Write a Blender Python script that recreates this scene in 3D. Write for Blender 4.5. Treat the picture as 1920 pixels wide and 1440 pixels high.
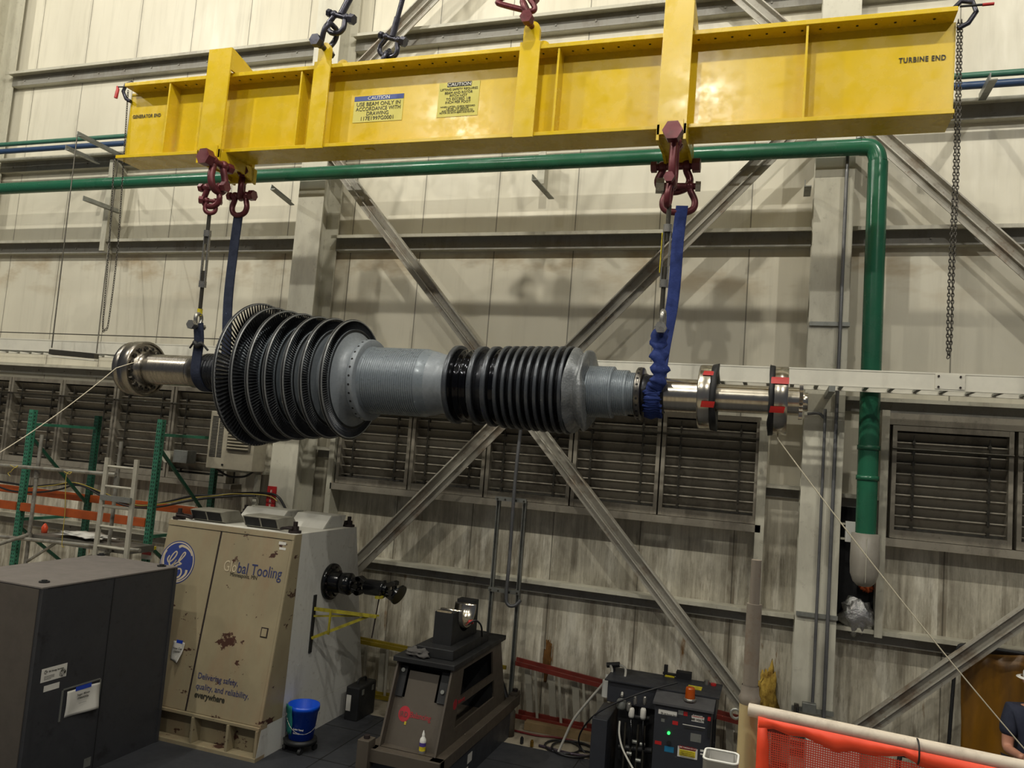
import bpy, bmesh, math, random
from mathutils import Vector, Matrix, noise
random.seed(7)
D = bpy.data; SC = bpy.context.scene
for o in list(D.objects): D.objects.remove(o)
COL = SC.collection
PI = math.pi
# ------------------------------------------------------------------ camera, world, lights
CAMH = 3.3; F = 1473.85; YAW, PIT, ROL = 0.329657, 0.08655508, 0.07847713
_fw = Vector((-math.sin(YAW)*math.cos(PIT), math.cos(YAW)*math.cos(PIT), math.sin(PIT)))
_r0 = Vector((math.cos(YAW), math.sin(YAW), 0)); _u0 = _r0.cross(_fw)
_R = math.cos(ROL)*_r0 + math.sin(ROL)*_u0; _U = -math.sin(ROL)*_r0 + math.cos(ROL)*_u0
CP = Vector((0, 0, CAMH))
cam = D.cameras.new('camera'); cam.sensor_fit = 'HORIZONTAL'; cam.sensor_width = 36.0
cam.lens = 36.0*F/1920.0; cam.clip_start = 0.05; cam.clip_end = 200
co = D.objects.new('camera', cam); COL.objects.link(co)
co.matrix_world = Matrix(((_R.x, _U.x, -_fw.x, CP.x), (_R.y, _U.y, -_fw.y, CP.y), (_R.z, _U.z, -_fw.z, CP.z), (0, 0, 0, 1)))
SC.camera = co
def P(u, v, x=None, y=None, z=None):
    """point of the place seen at photo position (u, v), on the plane x=, y= or z="""
    d = _fw*F + _R*(u-960) - _U*(v-720)
    t = (x-CP.x)/d.x if x is not None else ((y-CP.y)/d.y if y is not None else (z-CP.z)/d.z)
    return CP + t*d
def PP(u, v, o, n):
    d = _fw*F + _R*(u-960) - _U*(v-720)
    return CP + d*((o-CP).dot(n)/d.dot(n))
w = D.worlds.new('hall_air'); SC.world = w; w.use_nodes = True
w.node_tree.nodes['Background'].inputs[0].default_value = (0.80, 0.86, 1.0, 1)
w.node_tree.nodes['Background'].inputs[1].default_value = 0.09
SC.view_settings.view_transform = 'Standard'; SC.view_settings.look = 'None'
SC.view_settings.exposure = 0.0; SC.view_settings.gamma = 1.0; SC.view_settings.use_curve_mapping = False
LAMP_SPOTS = [(-8.6, 2.6, 12.2, 930), (-2.0, 2.6, 12.2, 950), (4.6, 2.6, 12.2, 850), (-15.2, 2.6, 12.2, 900),
              (-5.3, 6.3, 12.2, 110), (1.3, 6.3, 12.2, 80), (-11.9, 6.3, 12.2, 110), (-8.6, -4.0, 12.2, 780), (-2.0, -4.0, 12.2, 800), (4.6, -4.0, 12.2, 800)]
# ------------------------------------------------------------------ helpers
def tag(o, label=None, cat=None, group=None, kind=None):
    if label: o['label'] = label
    if cat: o['category'] = cat
    if group: o['group'] = group
    if kind: o['kind'] = kind
    return o
def thing(name, label, cat, loc=(0, 0, 0), group=None):
    o = D.objects.new(name, None); COL.objects.link(o); o.location = loc; o.empty_display_size = .1
    return tag(o, label, cat, group)
def setpar(o, p):
    if p is not None:
        o.parent = p
        o.matrix_parent_inverse = Matrix.Translation(-p.location) if p.parent is None else Matrix.Identity(4)
def copy_tree(o, parent=None, top=True):
    c = o.copy(); COL.objects.link(c)
    if parent is not None: c.parent = parent
    for ch in o.children: copy_tree(ch, c, False)
    return c
def V(*a): return Vector(a)
class MB:
    def __init__(s): s.v = []; s.f = []; s.sm = []
    def add(s, vs, fs, smooth=False):
        n = len(s.v); s.v += [tuple(x) for x in vs]
        for f in fs: s.f.append([i+n for i in f]); s.sm.append(smooth)
        return s
    def box(s, x0, x1, y0, y1, z0, z1):
        vs = [(x, y, z) for z in (z0, z1) for y in (y0, y1) for x in (x0, x1)]
        return s.add(vs, [(0, 2, 3, 1), (4, 5, 7, 6), (0, 1, 5, 4), (2, 6, 7, 3), (0, 4, 6, 2), (1, 3, 7, 5)])
    def obox(s, c, ax, ay, az, sx, sy, sz):
        c = Vector(c); ax, ay, az = Vector(ax).normalized()*sx/2, Vector(ay).normalized()*sy/2, Vector(az).normalized()*sz/2
        vs = [c + ax*i + ay*j + az*k for k in (-1, 1) for j in (-1, 1) for i in (-1, 1)]
        return s.add(vs, [(0, 2, 3, 1), (4, 5, 7, 6), (0, 1, 5, 4), (2, 6, 7, 3), (0, 4, 6, 2), (1, 3, 7, 5)])
    def bar(s, a, b, wd, hg, up=(0, 0, 1)):
        """box section from a to b; wd across, hg along up"""
        a, b = Vector(a), Vector(b); d = (b-a); L = d.length; d.normalize(); up = Vector(up)
        sd = d.cross(up)
        if sd.length < 1e-5: sd = d.cross(Vector((0, 1, 0)))
        sd.normalize(); u = sd.cross(d)
        return s.obox((a+b)/2, d, sd, u, L, wd, hg)
    def prism(s, poly, vec):
        poly = [Vector(p) for p in poly]; vec = Vector(vec); n = len(poly)
        vs = poly + [p+vec for p in poly]
        fs = [tuple(reversed(range(n))), tuple(range(n, 2*n))] + [(i, (i+1) % n, (i+1) % n+n, i+n) for i in range(n)]
        return s.add(vs, fs)
    def cyl(s, a, b, r, r2=None, n=16, caps=True, smooth=True):
        a, b = Vector(a), Vector(b); d = (b-a).normalized(); r2 = r if r2 is None else r2
        t = Vector((0, 0, 1)) if abs(d.z) < .9 else Vector((1, 0, 0))
        p = d.cross(t).normalized(); q = d.cross(p)
        cs = [(math.cos(2*PI*i/n), math.sin(2*PI*i/n)) for i in range(n)]
        ra = [a + (p*c+q*k)*r for c, k in cs]; rb = [b + (p*c+q*k)*r2 for c, k in cs]
        s.add(ra+rb, [(i, (i+1) % n, (i+1) % n+n, i+n) for i in range(n)], smooth)
        if caps: s.add(ra, [tuple(reversed(range(n)))]); s.add(rb, [tuple(range(n))])
        return s
    def tube(s, path, r, n=8, closed=False, caps=True, flat=None):
        path = [Vector(p) for p in path]; m = len(path); rings = []; prev = None
        for i, p in enumerate(path):
            if closed: d = path[(i+1) % m]-path[i-1]
            else: d = path[min(i+1, m-1)]-path[max(i-1, 0)]
            if d.length < 1e-9: d = Vector((0, 0, 1))
            d.normalize()
            if prev is None:
                t = Vector((0, 0, 1)) if abs(d.z) < .9 else Vector((1, 0, 0)); a = d.cross(t).normalized()
            else:
                a = prev - d*prev.dot(d)
                if a.length < 1e-6: a = d.cross(Vector((0, 0, 1)))
                a.normalize()
            prev = a; b = d.cross(a); rr = r[i] if isinstance(r, (list, tuple)) else r
            rings.append([p + (a*math.cos(2*PI*k/n) + b*math.sin(2*PI*k/n))*rr for k in range(n)])
        vs = [q for rg in rings for q in rg]; fs = []
        for i in range(m if closed else m-1):
            j = (i+1) % m
            for k in range(n): fs.append((i*n+k, i*n+(k+1) % n, j*n+(k+1) % n, j*n+k))
        s.add(vs, fs, True)
        if caps and not closed: s.add(rings[0], [tuple(reversed(range(n)))]); s.add(rings[-1], [tuple(range(n))])
        return s
    def lathe(s, prof, o=(0, 0, 0), n=48, ax='x', jitter=None, closed=False, smooth=True):
        """prof: list of (along, radius)"""
        o = Vector(o); vs = []
        for i, (t, r) in enumerate(prof):
            for k in range(n):
                a = 2*PI*k/n; tt, rr = (t, r) if jitter is None else jitter(t, r, a)
                c, q = math.cos(a)*rr, math.sin(a)*rr
                vs.append(o + (Vector((tt, c, q)) if ax == 'x' else Vector((c, tt, q)) if ax == 'y' else Vector((c, q, tt))))
        m = len(prof); fs = []
        for i in range(m if closed else m-1):
            j = (i+1) % m
            for k in range(n): fs.append((i*n+k, i*n+(k+1) % n, j*n+(k+1) % n, j*n+k))
        s.add(vs, fs, smooth); return s
    def disc(s, x0, x1, r0, r1, o, n=64, ax='x'):
        """annular disc with sharp edges, r0 inner"""
        if r0 > 0:
            s.lathe([(x0, r0), (x0, r1)], o, n, ax, smooth=False); s.lathe([(x1, r1), (x1, r0)], o, n, ax, smooth=False)
            s.lathe([(x1, r0), (x0, r0)], o, n, ax)
        else:
            s.lathe([(x0, .0005), (x0, r1)], o, n, ax, smooth=False); s.lathe([(x1, r1), (x1, .0005)], o, n, ax, smooth=False)
        s.lathe([(x0, r1), (x1, r1)], o, n, ax); return s
    def sphere(s, c, r, n=12, sz=1.0):
        return s.lathe([(-math.cos(PI*i/n)*r*sz, max(1e-4, math.sin(PI*i/n)*r)) for i in range(n+1)], c, 2*n, 'z')
    def build(s, name, mat, parent=None, bevel=0, kind=None, label=None, solid=0):
        me = D.meshes.new(name); me.from_pydata(s.v, [], s.f); me.validate()
        me.polygons.foreach_set('use_smooth', s.sm if len(s.sm) == len(me.polygons) else [False]*len(me.polygons))
        bm = bmesh.new(); bm.from_mesh(me); bmesh.ops.recalc_face_normals(bm, faces=bm.faces); bm.to_mesh(me); bm.free()
        me.materials.append(mat); o = D.objects.new(name, me); COL.objects.link(o); setpar(o, parent)
        if bevel:
            b = o.modifiers.new('bevel', 'BEVEL'); b.width = bevel; b.segments = 2; b.limit_method = 'ANGLE'; b.angle_limit = .7
        if solid:
            b = o.modifiers.new('solid', 'SOLIDIFY'); b.thickness = solid; b.offset = 0
        if kind: o['kind'] = kind
        if label: o['label'] = label
        return o
def struct(name, mb, mat, **k): return mb.build(name, mat, None, kind='structure', **k)
def smooth_path(pts, k=6):
    pts = [Vector(p) for p in pts]; out = []
    for i in range(len(pts)-1):
        p0, p1, p2, p3 = pts[max(i-1, 0)], pts[i], pts[i+1], pts[min(i+2, len(pts)-1)]
        for j in range(k):
            t = j/k
            out.append(.5*((2*p1) + (p2-p0)*t + (2*p0-5*p1+4*p2-p3)*t*t + (3*p1-p0-3*p2+p3)*t**3))
    return out + [pts[-1]]
def text(name, body, o, right, up, size, mat, parent, align='LEFT', sx=1.0, off=0.0, shear=0.0, sp=1.0, bold=0.0, fit=None):
    """lettering lying in the plane of right/up with its baseline origin at o; fit = width in metres"""
    cu = D.curves.new(name, 'FONT'); cu.body = body; cu.size = size; cu.extrude = 0.0008; cu.resolution_u = 3
    cu.shear = shear; cu.space_character = sp; cu.offset = bold
    tmp = D.objects.new(name, cu); COL.objects.link(tmp); dg = bpy.context.evaluated_depsgraph_get()
    me = D.meshes.new_from_object(tmp.evaluated_get(dg)); D.objects.remove(tmp); D.curves.remove(cu)
    me.name = name; me.materials.clear(); me.materials.append(mat)
    xs = [v.co.x for v in me.vertices]; w_ = max(xs)-min(xs)
    if fit: sx = fit/w_
    x0 = min(xs) if align == 'LEFT' else (min(xs)+max(xs))/2
    r = Vector(right).normalized(); n = r.cross(Vector(up)).normalized(); u = n.cross(r); o = Vector(o) + n*(.002+off)
    for v in me.vertices:
        c = v.co.copy(); v.co = o + r*(c.x-x0)*sx + u*c.y + n*c.z
    ob = D.objects.new(name, me); COL.objects.link(ob); setpar(ob, parent)
    return ob
# ------------------------------------------------------------------ materials
def lin(c):
    if isinstance(c, str): c = [int(c[i:i+2], 16)/255 for i in (0, 2, 4)]
    return tuple((x/12.92 if x <= .04045 else ((x+.055)/1.055)**2.4) for x in c)
class NT:
    def __init__(s, name):
        s.m = D.materials.new(name); s.m.use_nodes = True; s.t = s.m.node_tree; s.b = s.t.nodes['Principled BSDF']
        s.out = s.t.nodes['Material Output']; s.tc = s.t.nodes.new('ShaderNodeTexCoord')
    def n(s, ty, **k):
        q = s.t.nodes.new(ty)
        for a, b in k.items(): setattr(q, a, b)
        return q
    def l(s, a, b): s.t.links.new(a, b)
    def val(s, sock, v):
        if isinstance(v, (int, float)): sock.default_value = v
        elif isinstance(v, tuple): sock.default_value = (*v, 1) if len(v) == 3 and len(sock.default_value) == 4 else v
        else: s.l(v, sock)
    def noise(s, scale=(1, 1, 1), sc=5, det=4, rough=.6, loc=(0, 0, 0), coord='Object'):
        mp = s.n('ShaderNodeMapping'); s.l(s.tc.outputs[coord], mp.inputs[0]); mp.inputs[3].default_value = scale; mp.inputs[1].default_value = loc
        q = s.n('ShaderNodeTexNoise'); s.l(mp.outputs[0], q.inputs['Vector']); q.inputs['Scale'].default_value = sc
        q.inputs['Detail'].default_value = det; q.inputs['Roughness'].default_value = rough; return q.outputs['Fac']
    def ramp(s, fac, a, b, lo=0.0, hi=1.0):
        q = s.n('ShaderNodeMapRange'); s.l(fac, q.inputs[0]); q.inputs[1].default_value = a; q.inputs[2].default_value = b
        q.inputs[3].default_value = lo; q.inputs[4].default_value = hi; return q.outputs[0]
    def math(s, op, a, b=0.0, c=None):
        q = s.n('ShaderNodeMath', operation=op); s.val(q.inputs[0], a); s.val(q.inputs[1], b)
        if c is not None: s.val(q.inputs[2], c)
        return q.outputs[0]
    def mix(s, f, a, b):
        q = s.n('ShaderNodeMix', data_type='RGBA'); s.val(q.inputs['Factor'], f); s.val(q.inputs['A'], a); s.val(q.inputs['B'], b); return q.outputs['Result']
    def xyz(s):
        q = s.n('ShaderNodeSeparateXYZ'); s.l(s.tc.outputs['Object'], q.inputs[0]); return q.outputs
    def bump(s, h, st=.3, dist=.02):
        q = s.n('ShaderNodeBump'); q.inputs['Strength'].default_value = st; q.inputs['Distance'].default_value = dist
        s.l(h, q.inputs['Height']); s.l(q.outputs[0], s.b.inputs['Normal'])
    def fin(s, col, rough=.5, metal=0.0):
        s.val(s.b.inputs['Base Color'], col); s.val(s.b.inputs['Roughness'], rough); s.val(s.b.inputs['Metallic'], metal); return s.m
def M(name, c, rough=.5, metal=0.0, var=.25, sc=6, c2=None, lo=.45, hi=.75, scale=(1, 1, 1), bump=0, spec=None, rv=.1):
    t = NT(name); a = lin(c); b = lin(c2) if c2 is not None else tuple(x*(1-var) for x in a)
    f = t.noise(scale, sc); k = t.ramp(f, lo, hi)
    col = t.mix(k, a, b); r = t.ramp(f, .3, .7, max(.03, rough-rv), min(1, rough+rv))
    if bump: t.bump(t.noise(scale, sc*5), bump, .01)
    if spec is not None: t.b.inputs['Specular IOR Level'].default_value = spec
    return t.fin(col, r, metal)
def emit(name, c, e):
    t = NT(name); t.b.inputs['Emission Color'].default_value = (*lin(c), 1); t.b.inputs['Emission Strength'].default_value = e
    return t.fin(lin(c), .4)
def wall_mat():
    t = NT('wall_panel_paint'); x, y, z = t.xyz()
    base = t.mix(t.ramp(t.noise((1, 1, .35), .9), .35, .7), (.74, .70, .57), (.64, .60, .48))
    # slight tone step from panel to panel
    cell = t.math('FLOOR', t.math('MULTIPLY_ADD', x, 1/1.12, 4.396))
    wn = t.n('ShaderNodeTexWhiteNoise', noise_dimensions='1D'); t.l(cell, wn.inputs['W'])
    base = t.mix(t.math('MULTIPLY', wn.outputs['Value'], .30), base, (.52, .50, .42))
    # high wall: faint rain streaks and ochre blotches under the girts
    st = t.ramp(t.noise((7, 7, .5), 1.0, 5, .65), .52, .72)
    base = t.mix(t.math('MULTIPLY', st, .30), base, (.40, .37, .29))
    bl = t.math('MULTIPLY', t.ramp(t.noise((1, 1, 2.2), 1.1, 4, .6, (3, 0, 1)), .50, .66), t.math('MULTIPLY', t.ramp(z, 5.2, 5.75), t.ramp(z, 6.15, 6.0)))
    base = t.mix(t.math('MULTIPLY', bl, .7), base, (.40, .30, .17))
    # low wall: heavy grime washed down in vertical streaks
    low = t.ramp(z, 3.1, 2.3)
    s2 = t.ramp(t.noise((9, 9, .55), 1.3, 8, .72, (5, 0, 2)), .40, .60)
    s3 = t.ramp(t.noise((1.2, 1.2, .7), 1.5, 6, .7, (1, 0, 7)), .38, .58)
    g = t.math('MULTIPLY', low, t.math('ADD', t.math('MULTIPLY', s2, .42), t.math('MULTIPLY', s3, .34)))
    base = t.mix(t.math('MULTIPLY', low, .35), base, (.58, .54, .43))
    base = t.mix(g, base, (.13, .105, .07))
    pale = t.math('MULTIPLY', t.math('MULTIPLY', low, t.ramp(t.noise((4.5, 4.5, .8), 1.2, 6, .7, (2, 0, 6)), .52, .64)), .6)
    base = t.mix(pale, base, (.80, .77, .66))
    fine = t.ramp(t.noise((40, 40, 2.5), 1.6, 6, .8, (8, 0, 3)), .54, .66)
    base = t.mix(t.math('MULTIPLY', t.math('MULTIPLY', low, fine), .5), base, (.10, .08, .05))
    cx_ = t.math('ABSOLUTE', t.math('SUBTRACT', t.math('FRACT', t.math('MULTIPLY_ADD', x, 1/1.12, 4.396)), .5))
    dr = t.math('MULTIPLY', t.math('MULTIPLY', t.math('GREATER_THAN', cx_, .46), t.ramp(t.noise((1, 1, .8), 2.2, 4, .6, (2, 0, 9)), .46, .58)), .6)
    base = t.mix(t.math('MULTIPLY', dr, t.ramp(z, 5.0, 2.0, .22, 1.0)), base, (.14, .11, .07))
    rust = t.math('MULTIPLY', t.ramp(t.noise((5.5, 5.5, .9), 1.0, 6, .7, (0, 0, 4)), .63, .70), t.ramp(z, 2.4, 1.2))
    base = t.mix(rust, base, (.20, .095, .022))
    # panel joints every 1.12 m
    fr = t.math('FRACT', t.math('MULTIPLY_ADD', x, 1/1.12, 4.396))
    jt = t.math('LESS_THAN', fr, .013)
    base = t.mix(t.math('MULTIPLY', jt, .72), base, (.08, .07, .05))
    t.bump(t.math('ADD', t.noise((1.3, 1.3, .25), 1.2, 2), t.math('MULTIPLY', jt, -.6)), .35, .03)
    return t.fin(base, t.ramp(t.noise((3, 3, .6), 2), .3, .7, .30, .55))
m_wall = wall_mat()
def dirty(name, c, dirt=(.12, .09, .06), rough=.5, metal=0.0, amt=.6, sc=3, stretch=(1, 1, .3), lo=.5, hi=.68):
    t = NT(name); a = lin(c)
    k = t.ramp(t.noise(stretch, sc, 6, .7), lo, hi); k2 = t.ramp(t.noise((1, 1, 1), sc*7, 5, .7), .58, .68)
    col = t.mix(t.math('MULTIPLY', k, amt), a, dirt); col = t.mix(t.math('MULTIPLY', k2, amt*.7), col, dirt)
    return t.fin(col, t.ramp(t.noise((1, 1, 1), 5), .3, .7, max(rough-.12, .05), min(rough+.12, 1)), metal)
m_girt = dirty('girt_paint', 'b9b6a6', rough=.4, amt=.45, sc=2)
m_girtwebshade = dirty('girt_web_shaded_paint', '8c8a82', rough=.5, amt=.5, sc=3)  # girt paint darkened for the shade the top flange throws on the web
m_col = dirty('column_paint', 'c9c6b6', rough=.4, amt=.3, sc=1.5)
m_brace = dirty('brace_steel', 'aaa69a', (.16, .09, .04), rough=.42, amt=.75, sc=2.2, stretch=(1, 1, 1))
m_louver = dirty('louver_metal', '8d877a', (.08, .065, .05), rough=.42, metal=.1, amt=.6, sc=4)
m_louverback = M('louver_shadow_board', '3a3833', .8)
m_rodm = M('linkage_metal', '55524a', .35, .7)
m_tray = M('cable_tray_metal', 'dbd8ca', .38, .1, var=.12)
m_galv = M('galvanised_steel', '8f918c', .42, .6, var=.3, sc=12)
m_conduit = M('conduit_steel', '77787a', .4, .55, var=.3)
m_green = M('green_pipe_paint', '245f46', .25, 0, var=.18, sc=2)
m_green2 = M('small_green_pipe_paint', '3f6f5c', .4)
m_blue = M('small_blue_pipe_paint', '2f4668', .4)
m_white = M('white_plastic', 'dcdcd6', .4, var=.1)
m_yellow = dirty('beam_yellow_paint', 'cfb01c', (.42, .30, .02), rough=.26, amt=.2, sc=1.2, stretch=(1, 1, 1))
m_label = M('faded_label', 'c6bd5a', .5, var=.08)
m_labelblue = M('label_blue', '34498c', .5)
m_ink = M('black_ink', '2b2a20', .6)
m_inkblue = M('navy_ink', '2c3360', .6)
m_paint_w = M('white_ink', 'e6e4d8', .6, var=.05)
m_shackle = dirty('shackle_oxblood', '622a30', (.04, .016, .016), rough=.35, metal=.3, amt=.5, sc=9, stretch=(1, 1, 1))
m_shackle2 = dirty('shackle_dark_steel', '3a3a44', (.03, .03, .03), rough=.3, metal=.6, amt=.5, sc=9, stretch=(1, 1, 1))
m_galvsh = M('shackle_zinc', 'a2a09a', .3, .8, sc=20)
m_sling = M('blue_sling_fabric', '142c6c', .8, var=.4, sc=9, bump=.4)
m_slingdark = M('dark_blue_sling_fabric', '101b33', .85, var=.4, sc=9, bump=.4)
m_red = M('red_tape', 'ae1c18', .4, var=.15)
m_redpaint = M('red_paint', 'b02222', .35)
def steel_mat(name, c, rough, sc=14):
    t = NT(name); f = t.noise((6, .5, .5), sc*.5, 2, .5)
    col = t.mix(t.ramp(f, .35, .7), lin(c), tuple(q*.8 for q in lin(c)))
    return t.fin(col, t.ramp(f, .3, .7, rough-.03, rough+.05), 1.0)
m_steel = steel_mat('polished_shaft_steel', 'c9c2b4', .2)
m_steel_worn = steel_mat('worn_shaft_steel', 'a39d94', .27)
m_steel_dk = steel_mat('dark_flange_steel', '77746f', .3)
m_rotor = M('blasted_rotor_steel', '80878e', .42, .15, var=.15, sc=30, rv=.08)
m_hp = M('dark_bladed_steel', '2a2c31', .34, .6, var=.4, sc=18)
m_blade = M('blade_steel', '3c3e42', .38, .6, var=.35, sc=20)
m_shroud = M('shroud_band_steel', '8b8d8e', .38, .45, var=.3, sc=25)
m_rim = M('disc_rim_dark', '26282b', .5, .4)
m_drum = M('rotor_drum_blue_grey', '767f87', .32, .2, var=.15, sc=16)
m_wrap = M('crumpled_grey_wrap', '7d8184', .3, .35, var=.3, sc=9, bump=.6)
m_blkbox = dirty('charcoal_cabinet_paint', '2e2f33', (.012, .012, .014), rough=.55, amt=.8, sc=3, stretch=(1, 1, 1), lo=.6, hi=.66)
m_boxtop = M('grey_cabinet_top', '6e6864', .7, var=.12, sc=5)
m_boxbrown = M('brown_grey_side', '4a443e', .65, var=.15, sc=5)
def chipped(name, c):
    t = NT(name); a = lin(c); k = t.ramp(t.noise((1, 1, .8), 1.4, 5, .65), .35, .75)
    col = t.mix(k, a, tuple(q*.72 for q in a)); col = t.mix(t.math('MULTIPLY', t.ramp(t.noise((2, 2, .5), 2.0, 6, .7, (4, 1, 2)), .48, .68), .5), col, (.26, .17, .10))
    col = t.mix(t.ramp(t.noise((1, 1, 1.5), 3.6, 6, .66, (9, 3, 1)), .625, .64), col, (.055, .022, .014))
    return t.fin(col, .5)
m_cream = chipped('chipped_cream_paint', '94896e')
m_sidew = dirty('scuffed_grey_white_paint', 'c4c4bf', (.18, .15, .12), rough=.45, amt=.45, sc=2.2)
m_hood = M('white_vent_metal', 'dedcd2', .5, var=.1, sc=8)
m_darkhole = M('dark_opening', '0c0d10', .8)
m_rustd = M('rusty_dark_iron', '2a2120', .6, .3)
m_blackgl = M('black_gloss_paint', '0d0e10', .18, .1, rv=.05)
m_black = M('matte_black', '151618', .6)
m_geblue = M('emblem_blue', '2b3a78', .5, var=.25)
m_gecream = M('emblem_cream', 'bcae93', .5)
m_yel = M('yellow_paint', 'd6c42a', .45, c2='7a6a12', sc=14)
m_yst = M('worn_yellow_stand_paint', '9c9126', .5, c2='5a5212', sc=14)
m_bucket = M('blue_bucket_plastic', '0b4fd0', .35, var=.1)
m_cloth = M('teal_rag', '14706a', .9, bump=.5)
m_ped = dirty('pedestal_grey_brown_paint', '4a433a', (.055, .042, .032), rough=.5, amt=.5, sc=3)
m_pedred = M('badge_red', 'a0202c', .5)
m_floor = dirty('concrete_floor', '9c9483', (.14, .11, .08), rough=.75, amt=.6, sc=1.4, stretch=(1, 1, 1))
m_plate = M('dark_floor_plate', '3b3d42', .55, .3, var=.3, sc=4)
m_plateseam = M('floor_plate_gap', '0c0c0d', .8)
m_ladred = M('red_fibreglass', '7c2e24', .5, var=.3)
m_ladyel = M('yellow_fibreglass', '8f7c1e', .5, var=.35)
m_alu = M('ladder_aluminium', 'aaa698', .45, .15, var=.25)
m_rackg = M('rack_green_paint', '1d4c3a', .45, var=.3, sc=8)
m_rackgl = M('rack_light_green_paint', '37765e', .45, var=.3, sc=8)
m_racko = M('rack_orange_paint', 'a04a1c', .45, var=.35, sc=5)
m_scaf = M('scaffold_tube_steel', '9d9a90', .38, .45, c2='4a4038', sc=6)
m_rustscaf = dirty('foreground_tube_steel', '8c8378', (.20, .12, .07), rough=.5, metal=.3, amt=.6, sc=14, stretch=(1, 1, 1))
m_pipew = dirty('white_painted_pipe', 'cfc3b2', (.30, .24, .18), rough=.5, amt=.5, sc=9, stretch=(1, 1, 1))
m_pipeb = dirty('buff_pipe', 'b9a67a', (.40, .33, .25), rough=.45, amt=.6, sc=8, stretch=(1, 1, 1))
m_rope = M('white_rope', 'd8cfb8', .8, var=.2, sc=60)
m_chain = M('chain_steel', '57544e', .4, .7, var=.4, sc=40)
m_cable = M('black_cable', '17171a', .5)
m_cabley = M('yellow_cable', 'a89540', .5)
m_hose = M('clear_grey_hose', 'b4b2aa', .35, var=.15)
m_ac = M('beige_unit_paint', 'a59e8c', .5, var=.2)
m_tarp = M('mustard_curtain', '7a5206', .42, c2='4a3004', sc=2.2, scale=(2, 1, .5))
m_insul = M('yellow_insulation', 'b99a44', .95, c2='7a5a20', sc=14, bump=.8)
m_foil = M('crumpled_foil', 'c2c2c2', .22, .9, var=.5, sc=10, bump=1.0)
m_skin = M('skin', 'c08a72', .55, var=.12)
m_shirt = M('navy_shirt', '23283a', .9, var=.2)
m_capm = M('white_hard_hat', 'e4e2dc', .35, var=.05)
m_jeans = M('dark_jeans', '2a3040', .9)
m_paper = M('white_paper', 'c9c7c0', .7, var=.08, sc=8)
m_tapeb = M('blue_tape', '1c3fae', .5)
m_amber = NT('amber_beacon_plastic'); m_amber.b.inputs['Transmission Weight'].default_value = .35; m_amber = m_amber.fin(lin('c4560c'), .15)
m_led = emit('green_indicator', '2cff5a', 3.0)
m_lampglow = emit('lamp_lens', 'f4f7ff', 14.0)
m_orange = M('orange_net_hem', 'f04a26', .55, var=.15)
def net_mat():
    t = NT('orange_mesh_net'); x, y, z = t.xyz()
    gx = t.math('GREATER_THAN', t.math('FRACT', t.math('MULTIPLY', x, 1/.0055)), .56)
    gz = t.math('GREATER_THAN', t.math('FRACT', t.math('MULTIPLY', z, 1/.0055)), .42)
    a = t.math('MAXIMUM', gx, gz); t.fin(lin('c8402a'), .6)
    t.l(a, t.b.inputs['Alpha']); return t.m
m_net = net_mat()
# ------------------------------------------------------------------ lamps of the hall
for i, (x, y, z, e) in enumerate(LAMP_SPOTS):
    t = thing('high_bay_lamp', 'round high bay lamp hanging under the roof, outside the photo', 'lamp', (x, y, z), 'high bay lamps under the roof')
    MB().lathe([(.02, .05), (.30, .09), (.34, .26), (.02, .30)][::-1], (x, y, z), 32, 'z').cyl((x, y, z+.3), (x, y, 13.0), .012).build('housing', m_galv, t)
    MB().lathe([(.0, .001), (.0, .25)], (x, y, z+.03), 32, 'z').build('lens', m_lampglow, t)
    ld = D.lights.new('lamp_light', 'POINT'); ld.shadow_soft_size = .09; ld.energy = e; ld.color = (1.0, .95, .83)
    lo = D.objects.new('lamp_light', ld); COL.objects.link(lo); lo.location = (0, 0, -.2); lo.parent = t
# ------------------------------------------------------------------ setting
YW = 9.9
struct('wall_back', MB().box(-19, 8.5, YW, YW+.12, -.2, 13), m_wall)
struct('floor', MB().box(-19, 8.5, -7, YW, -.2, 0), m_floor)
struct('ceiling', MB().box(-19, 8.5, -7, YW+.1, 13.0, 13.1), M('roof_underside', '8d8b84', .8))
struct('floor_plate', MB().box(-7.9, 4.5, 3.2, 8.86, 0, .012), m_plate)
mb = MB()
for yy in (5.0, 6.2, 7.4, 8.3): mb.box(-7.9, 4.5, yy, yy+.012, .012, .0135)
for xx in (-6.6, -4.3, -3.95, -1.9, .4): mb.box(xx, xx+.012, 3.2, 8.86, .012, .0135)
struct('floor_plate_joints', mb, m_plateseam)
# girts: channels with the open side to the hall
def girt(n, z, x0, x1, h=.19, d=.27, y1=YW):
    y0 = YW-d; mb = MB()
    mb.box(x0, x1, y0, y1, z+h-.014, z+h); mb.box(x0, x1, y0, y0+.01, z+h-.045, z+h-.014)
    yw_ = y0+.15
    mb.box(x0, x1, yw_+.01, y1, z, z+.012)
    struct('trim_%d' % n, mb, m_girt)
    mb = MB().box(x0, x1, yw_, yw_+.01, z, z+h-.014)
    k = x0+.3
    while k < x1: mb.cyl((k, yw_, z+h*.4), (k, yw_-.014, z+h*.4), .014, n=6); k += .56
    struct('trim_%d' % (n+40), mb, m_girtwebshade)
XC = [-13.35, -6.43, .48, 7.4]; HW = .21
bays = [(-19, XC[0]-HW), (XC[0]+HW, XC[1]-HW), (XC[1]+HW, XC[2]-HW), (XC[2]+HW, 8.4)]
n = 1
for z in (9.06, 7.48, 6.02):
    for a, b in bays: girt(n, z, a, b); n += 1
for a, b in bays: girt(n, 3.98 if a < -7 else 4.08, a, b, .16, .2); n += 1
girt(n, 1.55, bays[2][0], bays[2][1], .17, .22); n += 1
girt(n, 1.50, bays[3][0], bays[3][1], .17, .22); n += 1
girt(n, 1.50, bays[1][0], bays[1][1], .17, .22); n += 1
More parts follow.
